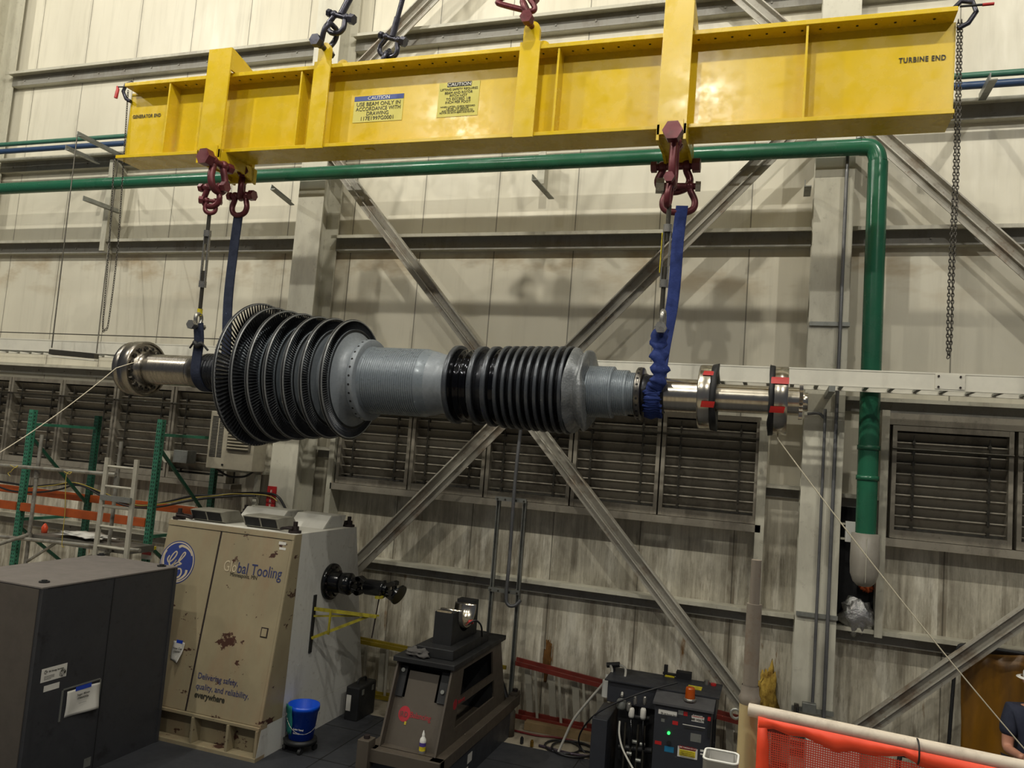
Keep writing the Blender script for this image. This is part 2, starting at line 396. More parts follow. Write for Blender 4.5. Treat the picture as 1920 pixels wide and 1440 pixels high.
girt(n, 3.02, -.12, XC[2]-HW, .15, .2); n += 1
girt(n, 2.98, XC[2]+HW, 1.12, .15, .2); n += 1
girt(n, 3.02, XC[1]+HW, -5.86, .15, .2); n += 1
# window frame posts beside the louvres
for x0, x1, z0, z1 in ((1.10, 1.18, 1.6, 4.1), (-.2, -.1, 1.6, 3.9), (-5.92, -5.84, .0, 3.9)):
    struct('trim_%d' % n, MB().box(x0, x1, 9.66, 9.9, z0, z1), m_girt); n += 1
# columns: wide-flange sections
def column(x, where):
    t = thing('steel_column', where, 'column', (x, 9.57, 0), 'main columns of the back wall')
    mb = MB(); mb.box(x-HW, x+HW, 9.35, 9.375, 0, 12.9); mb.box(x-HW, x+HW, 9.79, 9.815, 0, 12.9)
    mb.build('flange', m_col, t); MB().box(x-.01, x+.01, 9.375, 9.79, 0, 12.9).build('web', m_col, t)
    return t
column(XC[0], 'pale steel column at the far left edge of the photo')
column(XC[1], 'pale steel column behind the left half of the yellow beam and the bladed rotor end')
c2 = column(XC[2], 'pale steel column beside the green downpipe, with conduits on its face')
mb = MB()
for z in (4.98, 1.78, .78): mb.box(.28, .70, 9.315, 9.35, z, z+.045)
mb.build('strut_channel', m_galv, c2); 
# diagonal braces (channel-like: a flat leg and an outstanding leg)
def brace(a, b, label, wd=.19):
    a, b = Vector(a), Vector(b); t = thing('cross_brace', label, 'brace', ((a+b)/2))
    d = (b-a).normalized(); nrm = Vector((0, -1, 0)); sd = d.cross(nrm); sd = sd if sd.z > 0 else -sd
    MB().obox((a+b)/2, d, sd, nrm, (b-a).length, wd, .016).build('flat_leg', m_brace, t)
    mb = MB().obox((a+b)/2+sd*(wd/2)+nrm*.045, d, sd, nrm, (b-a).length, .016, .1)
    mb.obox((a+b)/2-sd*(wd*.08)+nrm*.03, d, sd, nrm, (b-a).length, .014, .06)
    mb.build('outstanding_leg', m_brace, t)
    return t
yb = 9.5
brace((-6.30, yb, 7.36), (-.02, yb, .48), 'long steel brace falling from the left column to the base of the right column')
brace((.25, yb-.09, 7.55), (-6.21, yb-.09, .52), 'long steel brace falling from the right column down to the left column, crossing its twin')
brace((-6.3, yb, 8.20), (-3.0, yb, 11.35), 'steel brace rising to the right above the yellow beam from the left column')
brace((.25, yb, 8.15), (-3.0, yb-.09, 11.4), 'steel brace above the yellow beam coming down from the left to the right column')
brace((.72, yb, 7.42), (7.2, yb, .75), 'steel brace running down to the right from behind the green pipe elbow')
brace((.70, yb-.09, .40), (7.2, yb-.09, 6.55), 'steel brace rising from the right column base in front of the mustard curtain')
# louvres
def louver(x0, x1, z0, z1, label, grp):
    t = thing('wall_louver', label, 'louver', ((x0+x1)/2, 9.8, z0), grp)
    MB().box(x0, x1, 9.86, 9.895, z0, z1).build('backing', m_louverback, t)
    mb = MB(); f = .045
    mb.box(x0, x0+f, 9.70, 9.86, z0+.001, z1-.001).box(x1-f, x1, 9.70, 9.86, z0+.001, z1-.001).box(x0+f, x1-f, 9.705, 9.858, z0, z0+.09).box(x0+f, x1-f, 9.705, 9.858, z1-.06, z1)
    mb.build('frame', m_louver, t)
    mb = MB(); k = 9; st = (z1-z0-.2)/k
    for i in range(k):
        z = z0+.12+st*i
        mb.prism([(x0+f, 9.78, z+st*1.02), (x0+f, 9.86, z+.01), (x0+f, 9.868, z+.02), (x0+f, 9.79, z+st*1.05)][::-1], (x1-x0-2*f, 0, 0))
        mb.cyl((x0+f, 9.775, z+.008), (x1-f, 9.775, z+.008), .011, n=6)
    mb.build('slats', m_louver, t)
    for xx in (x0+.22, x1-.22):
        mb = MB().cyl((xx, 9.73, z0+.2), (xx, 9.73, z1-.1), .007, n=6)
        for i in range(k): mb.box(xx-.014, xx+.014, 9.725, 9.78, z0+.11+st*i, z0+.15+st*i)
        mb.build('linkage_rod', m_rodm, t)
    MB().cyl((x0, 9.69, z1-.26), (x1, 9.69, z1-.26), .012, n=8).build('torque_bar', m_rodm, t)
    return t
mx = [-5.82, -4.70, -3.60, -2.44, -1.34, -.18]
mlab = ['leftmost slatted louvre of the bay behind the rotor, beside the left column', 'dark slatted louvre below the blue-grey rotor drum, second of the middle bay',
        'dark slatted louvre under the crossing of the two braces', 'dark slatted louvre right of the brace crossing, with white specks between slats', 'slatted louvre under the bare shaft end, rightmost of the middle bay']
for i in range(5): louver(mx[i]+.01, mx[i+1]-.01, 2.69, 3.94, mlab[i], 'louvres of the middle bay')
louver(1.22, 2.40, 2.69, 3.94, 'wide slatted louvre right of the green downpipe', 'louvres of the right bay')
louver(2.44, 3.62, 2.69, 3.94, 'slatted louvre cut by the right edge of the photo', 'louvres of the right bay')
ll = ['grimy slatted louvre behind the beige wall unit', 'grimy slatted louvre behind the bolted shaft flange', 'grimy slatted louvre between the two green rack frames',
      'grimy slatted louvre behind the leftmost green rack post', 'grimy slatted louvre at the left edge of the photo']
for i in range(5): louver(-7.62-1.12*(i+1)+.01, -7.62-1.12*i-.01, 2.52, 3.90, ll[i], 'louvres of the left bay')
mb = MB().box(-5.86, -.14, 9.66, 9.9, 2.60, 2.685).box(1.18, 3.7, 9.66, 9.9, 2.60, 2.685).box(-13.2, -7.5, 9.66, 9.9, 2.44, 2.515)
mb.box(1.18, 3.7, 9.70, 9.9, 3.945, 4.075)
struct('trim_80', mb, m_louver)
# cable ladder tray
t = thing('cable_tray', 'long pale cable ladder tray crossing the whole wall behind the rotor', 'cable tray', (-5, 8.8, 4.3))
for y0 in (8.55, 9.0):
    MB().box(-18, 8, y0, y0+.03, 4.385, 4.40).box(-18, 8, y0+.004, y0+.014, 4.235, 4.387).box(-18, 8, y0, y0+.03, 4.225, 4.237).build('side_rail', m_tray, t)
mb = MB(); x = -17.9
while x < 8: mb.box(x, x+.04, 8.58, 9.0, 4.24, 4.262); x += .24
mb.build('rungs', m_galv, t, kind='stuff')
MB().box(1.43, 1.69, 8.545, 8.554, 4.24, 4.385).build('splice_plate', m_tray, t)
mb = MB()
for q in ((1.46, 4.26), (1.65, 4.26), (1.46, 4.365), (1.65, 4.365)): mb.cyl((q[0], 8.546, q[1]), (q[0], 8.535, q[1]), .011, n=6)
mb.build('bolt', m_rustd, t)
mb = MB()
for x in (-13.3, -6.4, .5, 7.2): mb.box(x-.03, x+.03, 8.53, 9.35, 4.165, 4.224)
mb.build('support_arm', m_galv, t)
mb = MB()
for j in range(3): mb.tube(smooth_path([(-18+2*k, 8.66+.08*j+.012*math.sin(k*1.7+j), 4.278+.004*(k % 2)) for k in range(13)], 3), .014, 6)
mb.build('cables', m_cable, t)
# ------------------------------------------------------------------ pipes
t = thing('green_pipe', 'large green pipe running along the wall, turning down at the right column', 'pipe', (-6, 9.15, 6.95))
yp = 9.16; rp = .092
el = [(.72, yp, 6.965), (.83, yp, 6.95), (.885, yp, 6.88), (.905, yp, 6.78)]
MB().cyl((-19, yp, 6.925), (-.3, yp, 6.965), rp, n=24).cyl((-.3, yp, 6.965), (.72, yp, 6.965), rp, n=24).build('horizontal_run', m_green, t)
MB().tube(smooth_path(el, 5), rp*1.04, 24).build('elbow', m_green, t)
gtop = Vector((.905, yp, 6.78)); gbot = Vector((.925, yp, 2.72))
MB().cyl(gtop, gbot, rp*1.12, n=24).build('downpipe', m_green, t)
mb = MB()
for z in (3.62, 3.30): mb.lathe([(0, rp*1.13), (0, rp*1.24), (.05, rp*1.24), (.05, rp*1.13)], (.922, yp, z), 24, 'z')
mb.build('coupling', m_green, t)
MB().box(.80, .815, yp+.05, yp+.3, 7.0, 7.02).cyl((.70, yp, 7.06), (.70, yp, 7.16), .03, n=10).build('clamp', m_galv, t)
t = thing('pipe_end_jacket', 'grey insulated bulb closing the lower end of the green downpipe', 'pipe insulation', (.925, yp, 2.2))
MB().lathe([(2.19, .02), (2.20, .07), (2.24, .11), (2.32, .138), (2.45, .145), (2.74, .14), (2.745, .1)], (.925, yp, 0), 28, 'z').build('jacket', M('grey_jacket', '8f8a80', .45, var=.2), t)
MB().box(.922, .928, yp-.148, yp-.14, 2.25, 2.70).build('seam', m_girt, t)
def pipe(name, label, pts, r, mat, cat='pipe', n=12, smooth=0, group=None):
    q = MB().tube(smooth_path(pts, smooth) if smooth else pts, r, n).build(name, mat); return tag(q, label, cat, group)
pipe('small_green_pipe', 'thin green pipe high on the wall, above the blue one', [(-19, 9.35, 7.78), (8, 9.35, 7.80)], .035, m_green2)
pipe('small_blue_pipe', 'thin blue pipe high on the wall, under the thin green one', [(-19, 9.35, 7.655), (8, 9.35, 7.69)], .042, m_blue)
pipe('handrail_wire', 'thin grey line drawn along the wall above the cable tray on the left', [(-19, 9.3, 4.58), (-6.7, 9.3, 4.6)], .008, m_rodm, 'wire', 6)
# wall brackets (steel angles standing off the wall)
def bracket(a, b, label, h=.07):
    a, b = Vector(a), Vector(b)
    mb = MB().bar(a, b, .012, h).bar(a+Vector((.03, 0, -h/2)), b+Vector((.03, 0, -h/2)), .075, .012)
    return tag(mb.build('angle_bracket', m_galv), label, 'bracket')
bracket(P(145, 250, y=8.55), P(235, 296, y=9.62), 'steel angle bracket holding the thin pipes, left of the beam end')
bracket(P(123, 276, y=8.9), P(182, 303, y=9.6), 'shorter steel angle bracket just left of the longer one, by the thin pipes')
bracket(P(156, 371, y=8.95), P(222, 396, y=9.6), 'steel angle bracket below the green pipe on the left')
bracket(P(508, 350, y=8.95), P(545, 380, y=9.4), 'steel angle bracket under the green pipe at the left column')
bracket(P(998, 332, y=8.9), P(1030, 368, y=9.6), 'steel angle bracket under the green pipe at mid wall')
bracket(P(1857, 143, y=8.8), P(1836, 182, y=9.6), 'steel angle bracket holding the thin pipes at the top right')
bracket((.16, 9.0, 6.52), (.16, 9.34, 6.52), 'short steel bracket on the left of the right column')
for u, v0, v1, lb_ in ((213, 300, 470, 'pale vertical steel tee carrying the pipe brackets at the left'), (1018, 285, 345, 'short pale steel tee carrying the bracket at mid wall')):
    a, b = P(u, v0, y=9.60), P(u, v1, y=9.60); mb = MB().box(a.x-.05, a.x+.05, 9.58, 9.60, b.z, a.z).box(a.x-.005, a.x+.005, 9.595, 9.9, b.z, a.z)
    tag(mb.build('wall_stanchion', m_girt), lb_, 'bracket')
# strut frame with bent conduit in the middle of the wall
t = thing('strut_frame', 'tall narrow strut-channel frame standing against the wall in the middle', 'frame', (-3.03, 9.3, 0))
for x in (-3.22, -2.88):
    MB().box(x-.022, x-.012, 9.24, 9.29, 0, 2.72).box(x+.012, x+.022, 9.24, 9.29, 0, 2.72).box(x-.022, x+.022, 9.28, 9.29, 0, 2.72).build('upright', m_galv, t)
for z in (2.70, 1.60): MB().box(-3.25, -2.85, 9.21, 9.24, z, z+.05).build('cross_channel', m_galv, t)
mb = MB()
for z in (2.72, 1.62):
    for x in (-3.22, -3.12, -2.98, -2.88): mb.cyl((x, 9.21, z), (x, 9.20, z), .012, n=6)
mb.build('bolt', m_rodm, t)
pipe('bent_conduit', 'grey conduit passing down the strut frame and hooking to the right', [P(978, 790, y=9.17), P(966, 900, y=9.17), P(955, 1050, y=9.17), P(949, 1115, y=9.17), P(953, 1134, y=9.17), P(966, 1135, y=9.18), P(976, 1125, y=9.2)], .022, m_conduit, 'conduit', smooth=5)
# conduits and boxes on the right column
pipe('column_conduit', 'long thin conduit on the right column, the left of two', [(.30, 9.29, 3.98), (.42, 9.29, 3.99), (.475, 9.29, 3.93), (.485, 9.29, 3.8), (.485, 9.30, .88)], .016, m_conduit, 'conduit', smooth=4)
pipe('column_conduit', 'long thin conduit on the right column, the right of two', [(.60, 9.29, 7.0), (.60, 9.30, .3)], .02, m_conduit, 'conduit')
t = thing('outlet_box', 'small grey junction boxes on a strut across the right column near the floor', 'junction box', (.42, 9.3, .9))
MB().box(.38, .52, 9.22, 9.29, .80, .90).build('box', m_galv, t, .006); MB().box(.30, .35, 9.25, 9.31, .72, .86).build('clip', m_rodm, t)
MB().tube(smooth_path([(.33, 9.27, .86), (.34, 9.24, .76), (.36, 9.24, .70)], 4), .012).build('cord', m_cable, t)
t = thing('switch_box', 'small grey switch box on the double rail of the right column', 'junction box', (.63, 9.3, .4))
MB().box(.60, .69, 9.22, 9.30, .34, .5).build('box', m_galv, t, .006)
mb = MB().box(.28, .68, 9.31, 9.34, .52, .57).box(.28, .68, 9.31, 9.34, .32, .38).box(.28, .68, 9.31, 9.34, .43, .46); mb.build('rail', m_rodm, t)
t = thing('wall_box', 'small white box beside the foot of the green downpipe', 'box', (.80, 9.3, 2.6))
MB().box(.745, .85, 9.36, 9.46, 2.62, 2.84).build('box', m_white, t, .004); MB().box(.70, .745, 9.38, 9.44, 2.64, 2.66).box(.70, .745, 9.38, 9.44, 2.80, 2.82).build('arm', m_girt, t)
# dark hatch with crumpled foil at the foot of the downpipe
t = thing('wall_opening', 'dark torn opening in the wall behind the end of the green downpipe', 'opening', (.95, 9.88, 1.7))
MB().box(.72, 1.10, 9.86, 9.899, 1.67, 3.0).build('dark_panel', m_darkhole, t)
def lump(name, o, sx, sy, sz, mat, seed=0, parent=None, amp=.35, n=14, ft=5):
    mb = MB(); vs = []; m = n*2
    for i in range(n+1):
        for k in range(m):
            a, b = PI*i/n, 2*PI*k/m; d = Vector((math.sin(a)*math.cos(b), math.sin(a)*math.sin(b), math.cos(a)))
            q = 1+amp*noise.noise(d*ft*.5+Vector((seed, 0, 0)))+amp*.5*noise.noise(d*ft+Vector((0, seed, 0)))
            vs.append((o[0]+d.x*sx*q, o[1]+d.y*sy*q, o[2]+d.z*sz*q))
    mb.add(vs, [(i*m+k, i*m+(k+1) % m, (i+1)*m+(k+1) % m, (i+1)*m+k) for i in range(n) for k in range(m)], True)
    return mb.build(name, mat, parent)
lump('foil', (.93, 9.74, 1.78), .17, .10, .17, m_foil, 3, t, .5)
lump('rust_patch', (1.02, 9.80, 2.12), .07, .03, .07, M('rusty_orange', '9a4416', .9), 5, t, .6)
q = lump('torn_insulation', (.03, 9.83, .72), .10, .06, .30, m_insul, 8, None, .7); tag(q, 'yellow insulation bulging from a torn panel beside the right column', 'insulation')
q = lump('torn_insulation', (-2.62, 9.885, .74), .045, .015, .20, M('rust_stained_insulation', '6e4a1c', .95, var=.5), 11, None, .7); tag(q, 'narrow strip of stained insulation showing through the wall by the strut frame', 'insulation')
# mustard curtain on a tube frame
t = thing('welding_curtain', 'mustard yellow curtain on a dark tube frame behind the rising brace at the right', 'curtain', (2.3, 9.5, 0))
MB().tube(smooth_path([(1.78, 9.42, 0), (1.83, 9.42, 1.2), (1.86, 9.42, 1.62), (1.93, 9.42, 1.69), (2.1, 9.42, 1.69), (3.6, 9.42, 1.66)], 5), .018, 10).build('frame', m_black, t)
vs = []; nx = 60
for j in range(9):
    for i in range(nx+1):
        s = i/nx; z = 1.66-1.62*j/8
        if j == 0: z -= .05*abs(math.sin(s*9))
        vs.append((1.92+1.7*s + (.06*j/8 if i == 0 else 0), 9.56+.025*math.sin(s*34+.4*j)+.03*noise.noise(Vector((s*6, j*.5, 0))), z))
mb = MB().add(vs, [(j*(nx+1)+i, j*(nx+1)+i+1, (j+1)*(nx+1)+i+1, (j+1)*(nx+1)+i) for j in range(8) for i in range(nx)], True)
mb.build('curtain', m_tarp, t, solid=.004)
# equipment seen through the orange net
t = thing('electrical_cabinet', 'pale flat electrical cabinet seen through the orange net', 'cabinet', (.9, 8.9, 0))
MB().box(.42, .93, 9.0, 9.25, 0, .62).build('body', m_white, t, .006); MB().box(.66, .72, 8.985, 9.0, .03, .09).build('latch', m_black, t)
t = thing('tube_trolley', 'black bent-tube trolley handle behind the orange net', 'trolley', (1.7, 8.7, 0))
MB().tube(smooth_path([(1.25, 8.7, 0), (1.25, 8.7, .62), (1.33, 8.7, .70), (1.8, 8.6, .66), (1.9, 8.55, .58), (1.9, 8.5, 0)], 5), .022, 10).build('handle', m_black, t)
MB().box(1.2, 1.95, 8.2, 8.75, .08, .14).build('deck', m_black, t)
# ------------------------------------------------------------------ yellow lifting beam
YR = 7.4
BM = thing('lifting_beam', 'long yellow steel lifting beam with caution labels, hanging above the rotor', 'lifting beam', (-3.25, YR, 6.95))
ZT, ZB = 7.37, 6.50; YF = 7.2
MB().box(-7.84, 1.31, YR-.014, YR+.014, ZB, ZT).build('web', m_yellow, BM)
mb = MB().box(-7.78, 1.29, YF, 7.6, ZT, ZT+.045)
mb.build('top_flange', m_yellow, BM, .004)
MB().box(-7.78, 1.29, YF, 7.6, ZB-.04, ZB).build('bottom_flange', m_yellow, BM, .004)
mb = MB(); x = -7.4
while x < 1.2: mb.cyl((x, 7.30, ZT), (x, 7.30, ZT-.003), .012, n=8); x += .155
mb.build('bolt_hole', m_darkhole, BM, kind='stuff')
for x in (-7.09, -5.25, -2.25, .085):
    MB().box(x-.01, x+.01, YF+.012, YR-.014, ZB, ZT).build('stiffener', m_yellow, BM)
for x in (-7.09, -5.25, -4.96, -2.55, -2.25, .085):
    MB().box(x-.01, x+.01, YR+.014, 7.59, ZB, ZT).build('stiffener', m_yellow, BM)
# doubler strips seen as paler frames round the web bays
# load straps: A and C reach over and under the beam, B and D carry the top lugs
for x0, x1, zb, zt in ((-6.47, -6.15, 6.36, 7.67), (-1.20, -.925, 6.36, 7.70)):
    MB().box(x0, x1, 7.10, 7.125, zb, zt).build('front_plate', m_yellow, BM, .003)
    MB().box(x0, x1, 7.675, 7.70, zb, zt-.12).build('back_plate', m_yellow, BM, .003)
    for xa in (x0, x1-.025):
        MB().prism([(xa, 7.125, ZT+.045), (xa, 7.125, zt), (xa, 7.36, zt-.05), (xa, 7.675, zt-.14), (xa, 7.675, ZT+.045)], (.025, 0, 0)).build('side_plate', m_yellow, BM)
        MB().prism([(xa, 7.10, zb-.05), (xa, 7.10, ZB-.04), (xa, 7.78, ZB-.04), (xa, 7.78, zb-.08), (xa, 7.5, zb-.02)], (.025, 0, 0)).build('hanger_side_plate', m_yellow, BM)
    MB().box(x0, x1, 7.70, 7.725, zb-.08, ZB+.02).build('hanger_back_plate', m_yellow, BM)
    MB().box(x0+.03, x1-.03, 7.085, 7.10, zb, ZB).build('pin_pad', m_yellow, BM)
    MB().box(x0+.025, x1-.025, 7.125, 7.70, zb-.01, zb+.02).build('hanger_base', m_yellow, BM)
for x0, x1 in ((-5.07, -4.86), (-2.655, -2.44)):
    MB().box(x0, x1, 7.17, 7.195, 6.44, 7.44).build('strap_plate', m_yellow, BM, .003)
for x0, x1, zt in ((-5.04, -4.89, 7.66), (-2.63, -2.46, 7.66)):
    for y in (7.18, 7.56):
        mb = MB(); xc = (x0+x1)/2; r = (x1-x0)/2
        poly = [(x0, y, ZT-.02), (x0, y, zt-r)] + [(xc-r*math.cos(PI*i/8), y, zt-r+r*math.sin(PI*i/8)) for i in range(1, 8)] + [(x1, y, zt-r), (x1, y, ZT-.02)]
        mb.prism(poly, (0, .05, 0)); mb.build('lug_plate', m_yellow, BM)
RX, UZ = V(1, 0, 0), V(0, 0, 1); yw = YR-.016
def label(x0, x1, z0, z1, lines, head, headmat, hx0=None, hx1=None, hh=.055):
    lb = MB().box(x0, x1, yw-.003, yw, z0, z1).build('caution_label', m_label, BM)
    hx0 = x0 if hx0 is None else hx0; hx1 = x1 if hx1 is None else hx1
    MB().box(hx0, hx1, yw-.005, yw-.003, z1-hh, z1).build('label_header', headmat, lb)
    text('lettering', head, ((hx0+hx1)/2, yw-.006, z1-hh*.86), RX, UZ, hh*1.0, m_paint_w, lb, 'CENTER', fit=.27)
    for s, sz, z, ft in lines: text('lettering', s, ((x0+x1)/2, yw-.004, z), RX, UZ, sz, m_ink, lb, 'CENTER', fit=ft)
label(-4.64, -4.03, 6.80, 7.10, [('USE BEAM ONLY IN', .062, 6.985, .54), ('ACCORDANCE WITH', .062, 6.930, .55), ('DRAWING', .062, 6.875, .27), ('117E1997G0001', .062, 6.820, .40)], 'CAUTION', m_labelblue)
label(-3.615, -3.145, 6.80, 7.18, [('LIFTING SAFETY REQUIRES', .036, 7.090, .43), ('BEAM AND ROTOR', .040, 7.050, .32), ('PITCH NOT', .040, 7.015, .20), ('TO EXCEED 1/8', .040, 6.980, .28), ('INCH PER FOOT', .040, 6.945, .29),
      ('WHEN LIFTED, CHECK RECORD', .026, 6.900, .40), ('LEVEL OF BEAM', .026, 6.878, .25), ('AND MINIMUM CLEARANCE TO', .026, 6.856, .36), ('ROTOR ON BOTH BEAM AND ROTOR', .026, 6.834, .40)], 'CAUTION', m_ink, -3.52, -3.24, .05)
text('lettering', 'GENERATOR END', (-7.78, yw-.001, 7.04), RX, UZ, .062, m_ink, BM, fit=.435, sp=1.15, bold=.0012)
text('lettering', 'TURBINE END', (.865, yw-.001, 7.03), RX, UZ, .068, m_ink, BM, fit=.375, sp=1.15, bold=.0015)
MB().box(-4.4, -4.3, YR-.1, YR-.05, ZB-.05, ZB-.04).build('weld_mark', m_yellow, BM)
BM.rotation_euler.y = .0046
# beam end clamps with red handles and hand chains
def ringpath(c, r, ax, n=20, a0=0, a1=2*PI):
    out = []
    for i in range(n+1):
        a = a0+(a1-a0)*i/n; p = Vector(c)
        if ax == 'y': p += Vector((math.cos(a)*r, 0, math.sin(a)*r))
        elif ax == 'x': p += Vector((0, math.cos(a)*r, math.sin(a)*r))
        else: p += Vector((math.cos(a)*r, math.sin(a)*r, 0))
        out.append(p)
    return out
def chain_strand(mb, pts, lk=.034, r=.0042, n=4):
    """links along a polyline, alternately turned"""
    pts = smooth_path(pts, 12); L = [0]
    for a, b in zip(pts, pts[1:]): L.append(L[-1]+(b-a).length)
    s = 0; i = 0; k = 0
    while s < L[-1]:
        while i < len(L)-2 and L[i+1] < s: i += 1
        f = (s-L[i])/max(1e-6, L[i+1]-L[i]); p = pts[i].lerp(pts[i+1], f); d = (pts[i+1]-pts[i]).normalized()
        t = Vector((0, 1, 0)) if abs(d.y) < .8 else Vector((1, 0, 0)); a = d.cross(t).normalized(); b = d.cross(a)
        sd = a if k % 2 else b; hw, hl = lk*.30, lk*.62
        loop = [p+d*hl*math.cos(q)+sd*hw*math.sin(q) for q in [2*PI*j/8 for j in range(8)]]
        mb.tube(loop, r, n, closed=True); s += lk*.86; k += 1
def beam_clamp(xe, sgn, label):
    t = thing('beam_clamp', label, 'clamp', (xe, 7.4, 7.4))
    z = ZT+.045+.02
    MB().tube([(xe-.02*sgn, 7.36, z+.02), (xe+.04*sgn, 7.36, z+.09), (xe+.13*sgn, 7.36, z+.07), (xe+.16*sgn, 7.36, z-.02), (xe+.10*sgn, 7.36, z-.12), (xe+.02*sgn, 7.36, z-.16)], .022, 8).build('jaw', m_shackle2, t)
    return t
t = beam_clamp(-7.80, -1, 'dark clamp with a hanging red grip on the left end of the yellow beam')
MB().cyl(P(262, 163, y=7.3), P(220, 163, y=7.3), .008).build('spindle', m_black, t)
MB().tube([P(220, 162, y=7.3), P(221, 167, y=7.3), P(217, 184, y=7.3)], [.012, .02, .022], 8).build('red_grip', m_redpaint, t)
t = beam_clamp(1.30, 1, 'dark clamp with a sideways red grip on the right end of the yellow beam')
MB().cyl(P(1800, 12, y=7.3), P(1864, 7, y=7.3), .010).build('spindle', m_black, t)
MB().cyl(P(1842, 9, y=7.3), P(1864, 7, y=7.3), .013).build('red_grip', m_redpaint, t)
mb = MB(); chain_strand(mb, [P(240, 172, y=7.36), P(232, 300, y=7.36), P(220, 470, y=7.36), P(204, 600, y=7.36), P(198, 617, y=7.36), P(193, 606, y=7.36), P(204, 470, y=7.36), P(214, 300, y=7.36)])
tag(mb.build('hoist_chain', m_chain), 'long looped hand chain hanging from the left clamp of the beam', 'chain')
mb = MB(); chain_strand(mb, [P(1803, 40, y=7.36), P(1797, 300, y=7.36), P(1788, 500, y=7.36), P(1783, 640, y=7.36), P(1777, 672, y=7.36)]); chain_strand(mb, [P(1797, 40, y=7.36), P(1790, 300, y=7.36), P(1781, 500, y=7.36), P(1777, 620, y=7.36), P(1777, 668, y=7.36)])
tag(mb.build('hoist_chain', m_chain), 'long double hand chain hanging from the right clamp of the beam', 'chain')
# ------------------------------------------------------------------ shackles, turnbuckles, slings
def shackle(pin, ax, dn, r, L, tr, mat, label, grp, head=1.0, headmat=None, cat='shackle'):
    pin, ax, dn = Vector(pin), Vector(ax).normalized(), Vector(dn).normalized()
    t = thing('bow_shackle', label, cat, pin, grp)
    pts = [pin+ax*r, pin+ax*r*1.02+dn*L*.2, pin+ax*r*1.32+dn*L*.55, pin+ax*r*1.12+dn*L*.84, pin+ax*r*.5+dn*L*.98, pin+dn*L*1.0]
    pts = pts + [2*pin.dot(ax)*ax*0 + p - ax*2*(p-pin).dot(ax) for p in reversed(pts[:-1])]
    MB().tube(smooth_path(pts, 4), tr, 10).sphere(pin+ax*r, tr*1.5, 6).sphere(pin-ax*r, tr*1.5, 6).build('bow', mat, t)
    k = -1 if ax.y > 0 else 1
    MB().cyl(pin-ax*(r+tr*2.2), pin+ax*(r+tr*2.2), tr*.95, n=14).build('pin', mat, t)
    hm = headmat or mat; e = pin+ax*k*(r+tr*1.5)
    MB().cyl(e, e+ax*k*tr*2.0*head, tr*1.9*head, n=6, smooth=False).build('pin_head', hm, t, .003)
    e = pin-ax*k*(r+tr*1.5); MB().cyl(e, e-ax*k*tr*1.5, tr*1.5, n=6, smooth=False).build('nut', hm, t, .002)
    return t
YD, XD, DN, UP = V(0, 1, 0), V(1, 0, 0), V(0, 0, -1), V(0, 0, 1)
yf, ybk = 7.06, 7.72
G1, G2, G3 = 'lower shackles of the left hanger', 'lower shackles of the right hanger', 'upper rigging shackles on the beam'
pA = P(388, 296, y=yf)
shackle((P(389, 296, y=6.87).x+.01, 7.04, P(389, 296, y=6.87).z), (.08, .99, 0), (.12, 0, -1), .08, .33, .040, m_shackle, 'oxblood shackle pinned through the front of the left hanger, big hex head', G1, 1.25)
s2 = P(396, 358, y=yf)
shackle((s2.x+.02, 7.06, s2.z+.04), XD, DN, .080, .22, .033, m_shackle, 'oxblood shackle hooked below the big headed one at the left hanger', G1)
s3 = P(395, 385, y=yf)
shackle((s3.x, 7.06, s3.z+.05), (.9, .4, 0), DN, .045, .14, .024, m_shackle, 'smallest oxblood shackle at the left, holding the turnbuckle rod', G1)
b1 = P(455, 338, y=ybk)
shackle((b1.x, ybk, b1.z+.06), (.55, -.83, 0), DN, .08, .28, .038, m_shackle, 'oxblood shackle on the rear arm of the left hanger', G1)
b2 = P(451, 372, y=ybk)
shackle((b2.x, ybk, b2.z+.03), XD, DN, .080, .24, .034, m_shackle, 'oxblood shackle carrying the dark blue sling at the left', G1)
pC = P(1261, 247, y=yf)
shackle((P(1262, 247, y=6.87).x, 7.04, P(1262, 247, y=6.87).z), YD, DN, .07, .42, .036, m_shackle, 'oxblood shackle pinned through the front of the right hanger, big hex head', G2, 1.35)
c2_ = P(1258, 341, y=yf)
shackle((c2_.x, 7.06, c2_.z), YD, (-.1, 0, -1), .05, .22, .030, m_shackle, 'oxblood shackle just above the right turnbuckle', G2, .9)
c3 = P(1265, 312, y=ybk)
shackle((c3.x, ybk, c3.z), XD, DN, .12, .26, .038, m_shackle, 'oxblood shackle on the rear arm of the right hanger, with side nuts', G2)
c4 = P(1277, 345, y=7.6)
shackle((c4.x-.02, 7.66, c4.z), (1, .15, 0), (.15, 0, -1), .10, .27, .034, m_shackle, 'oxblood shackle with a bright chrome nut, holding the blue strap', G2, 1.2, m_galvsh)
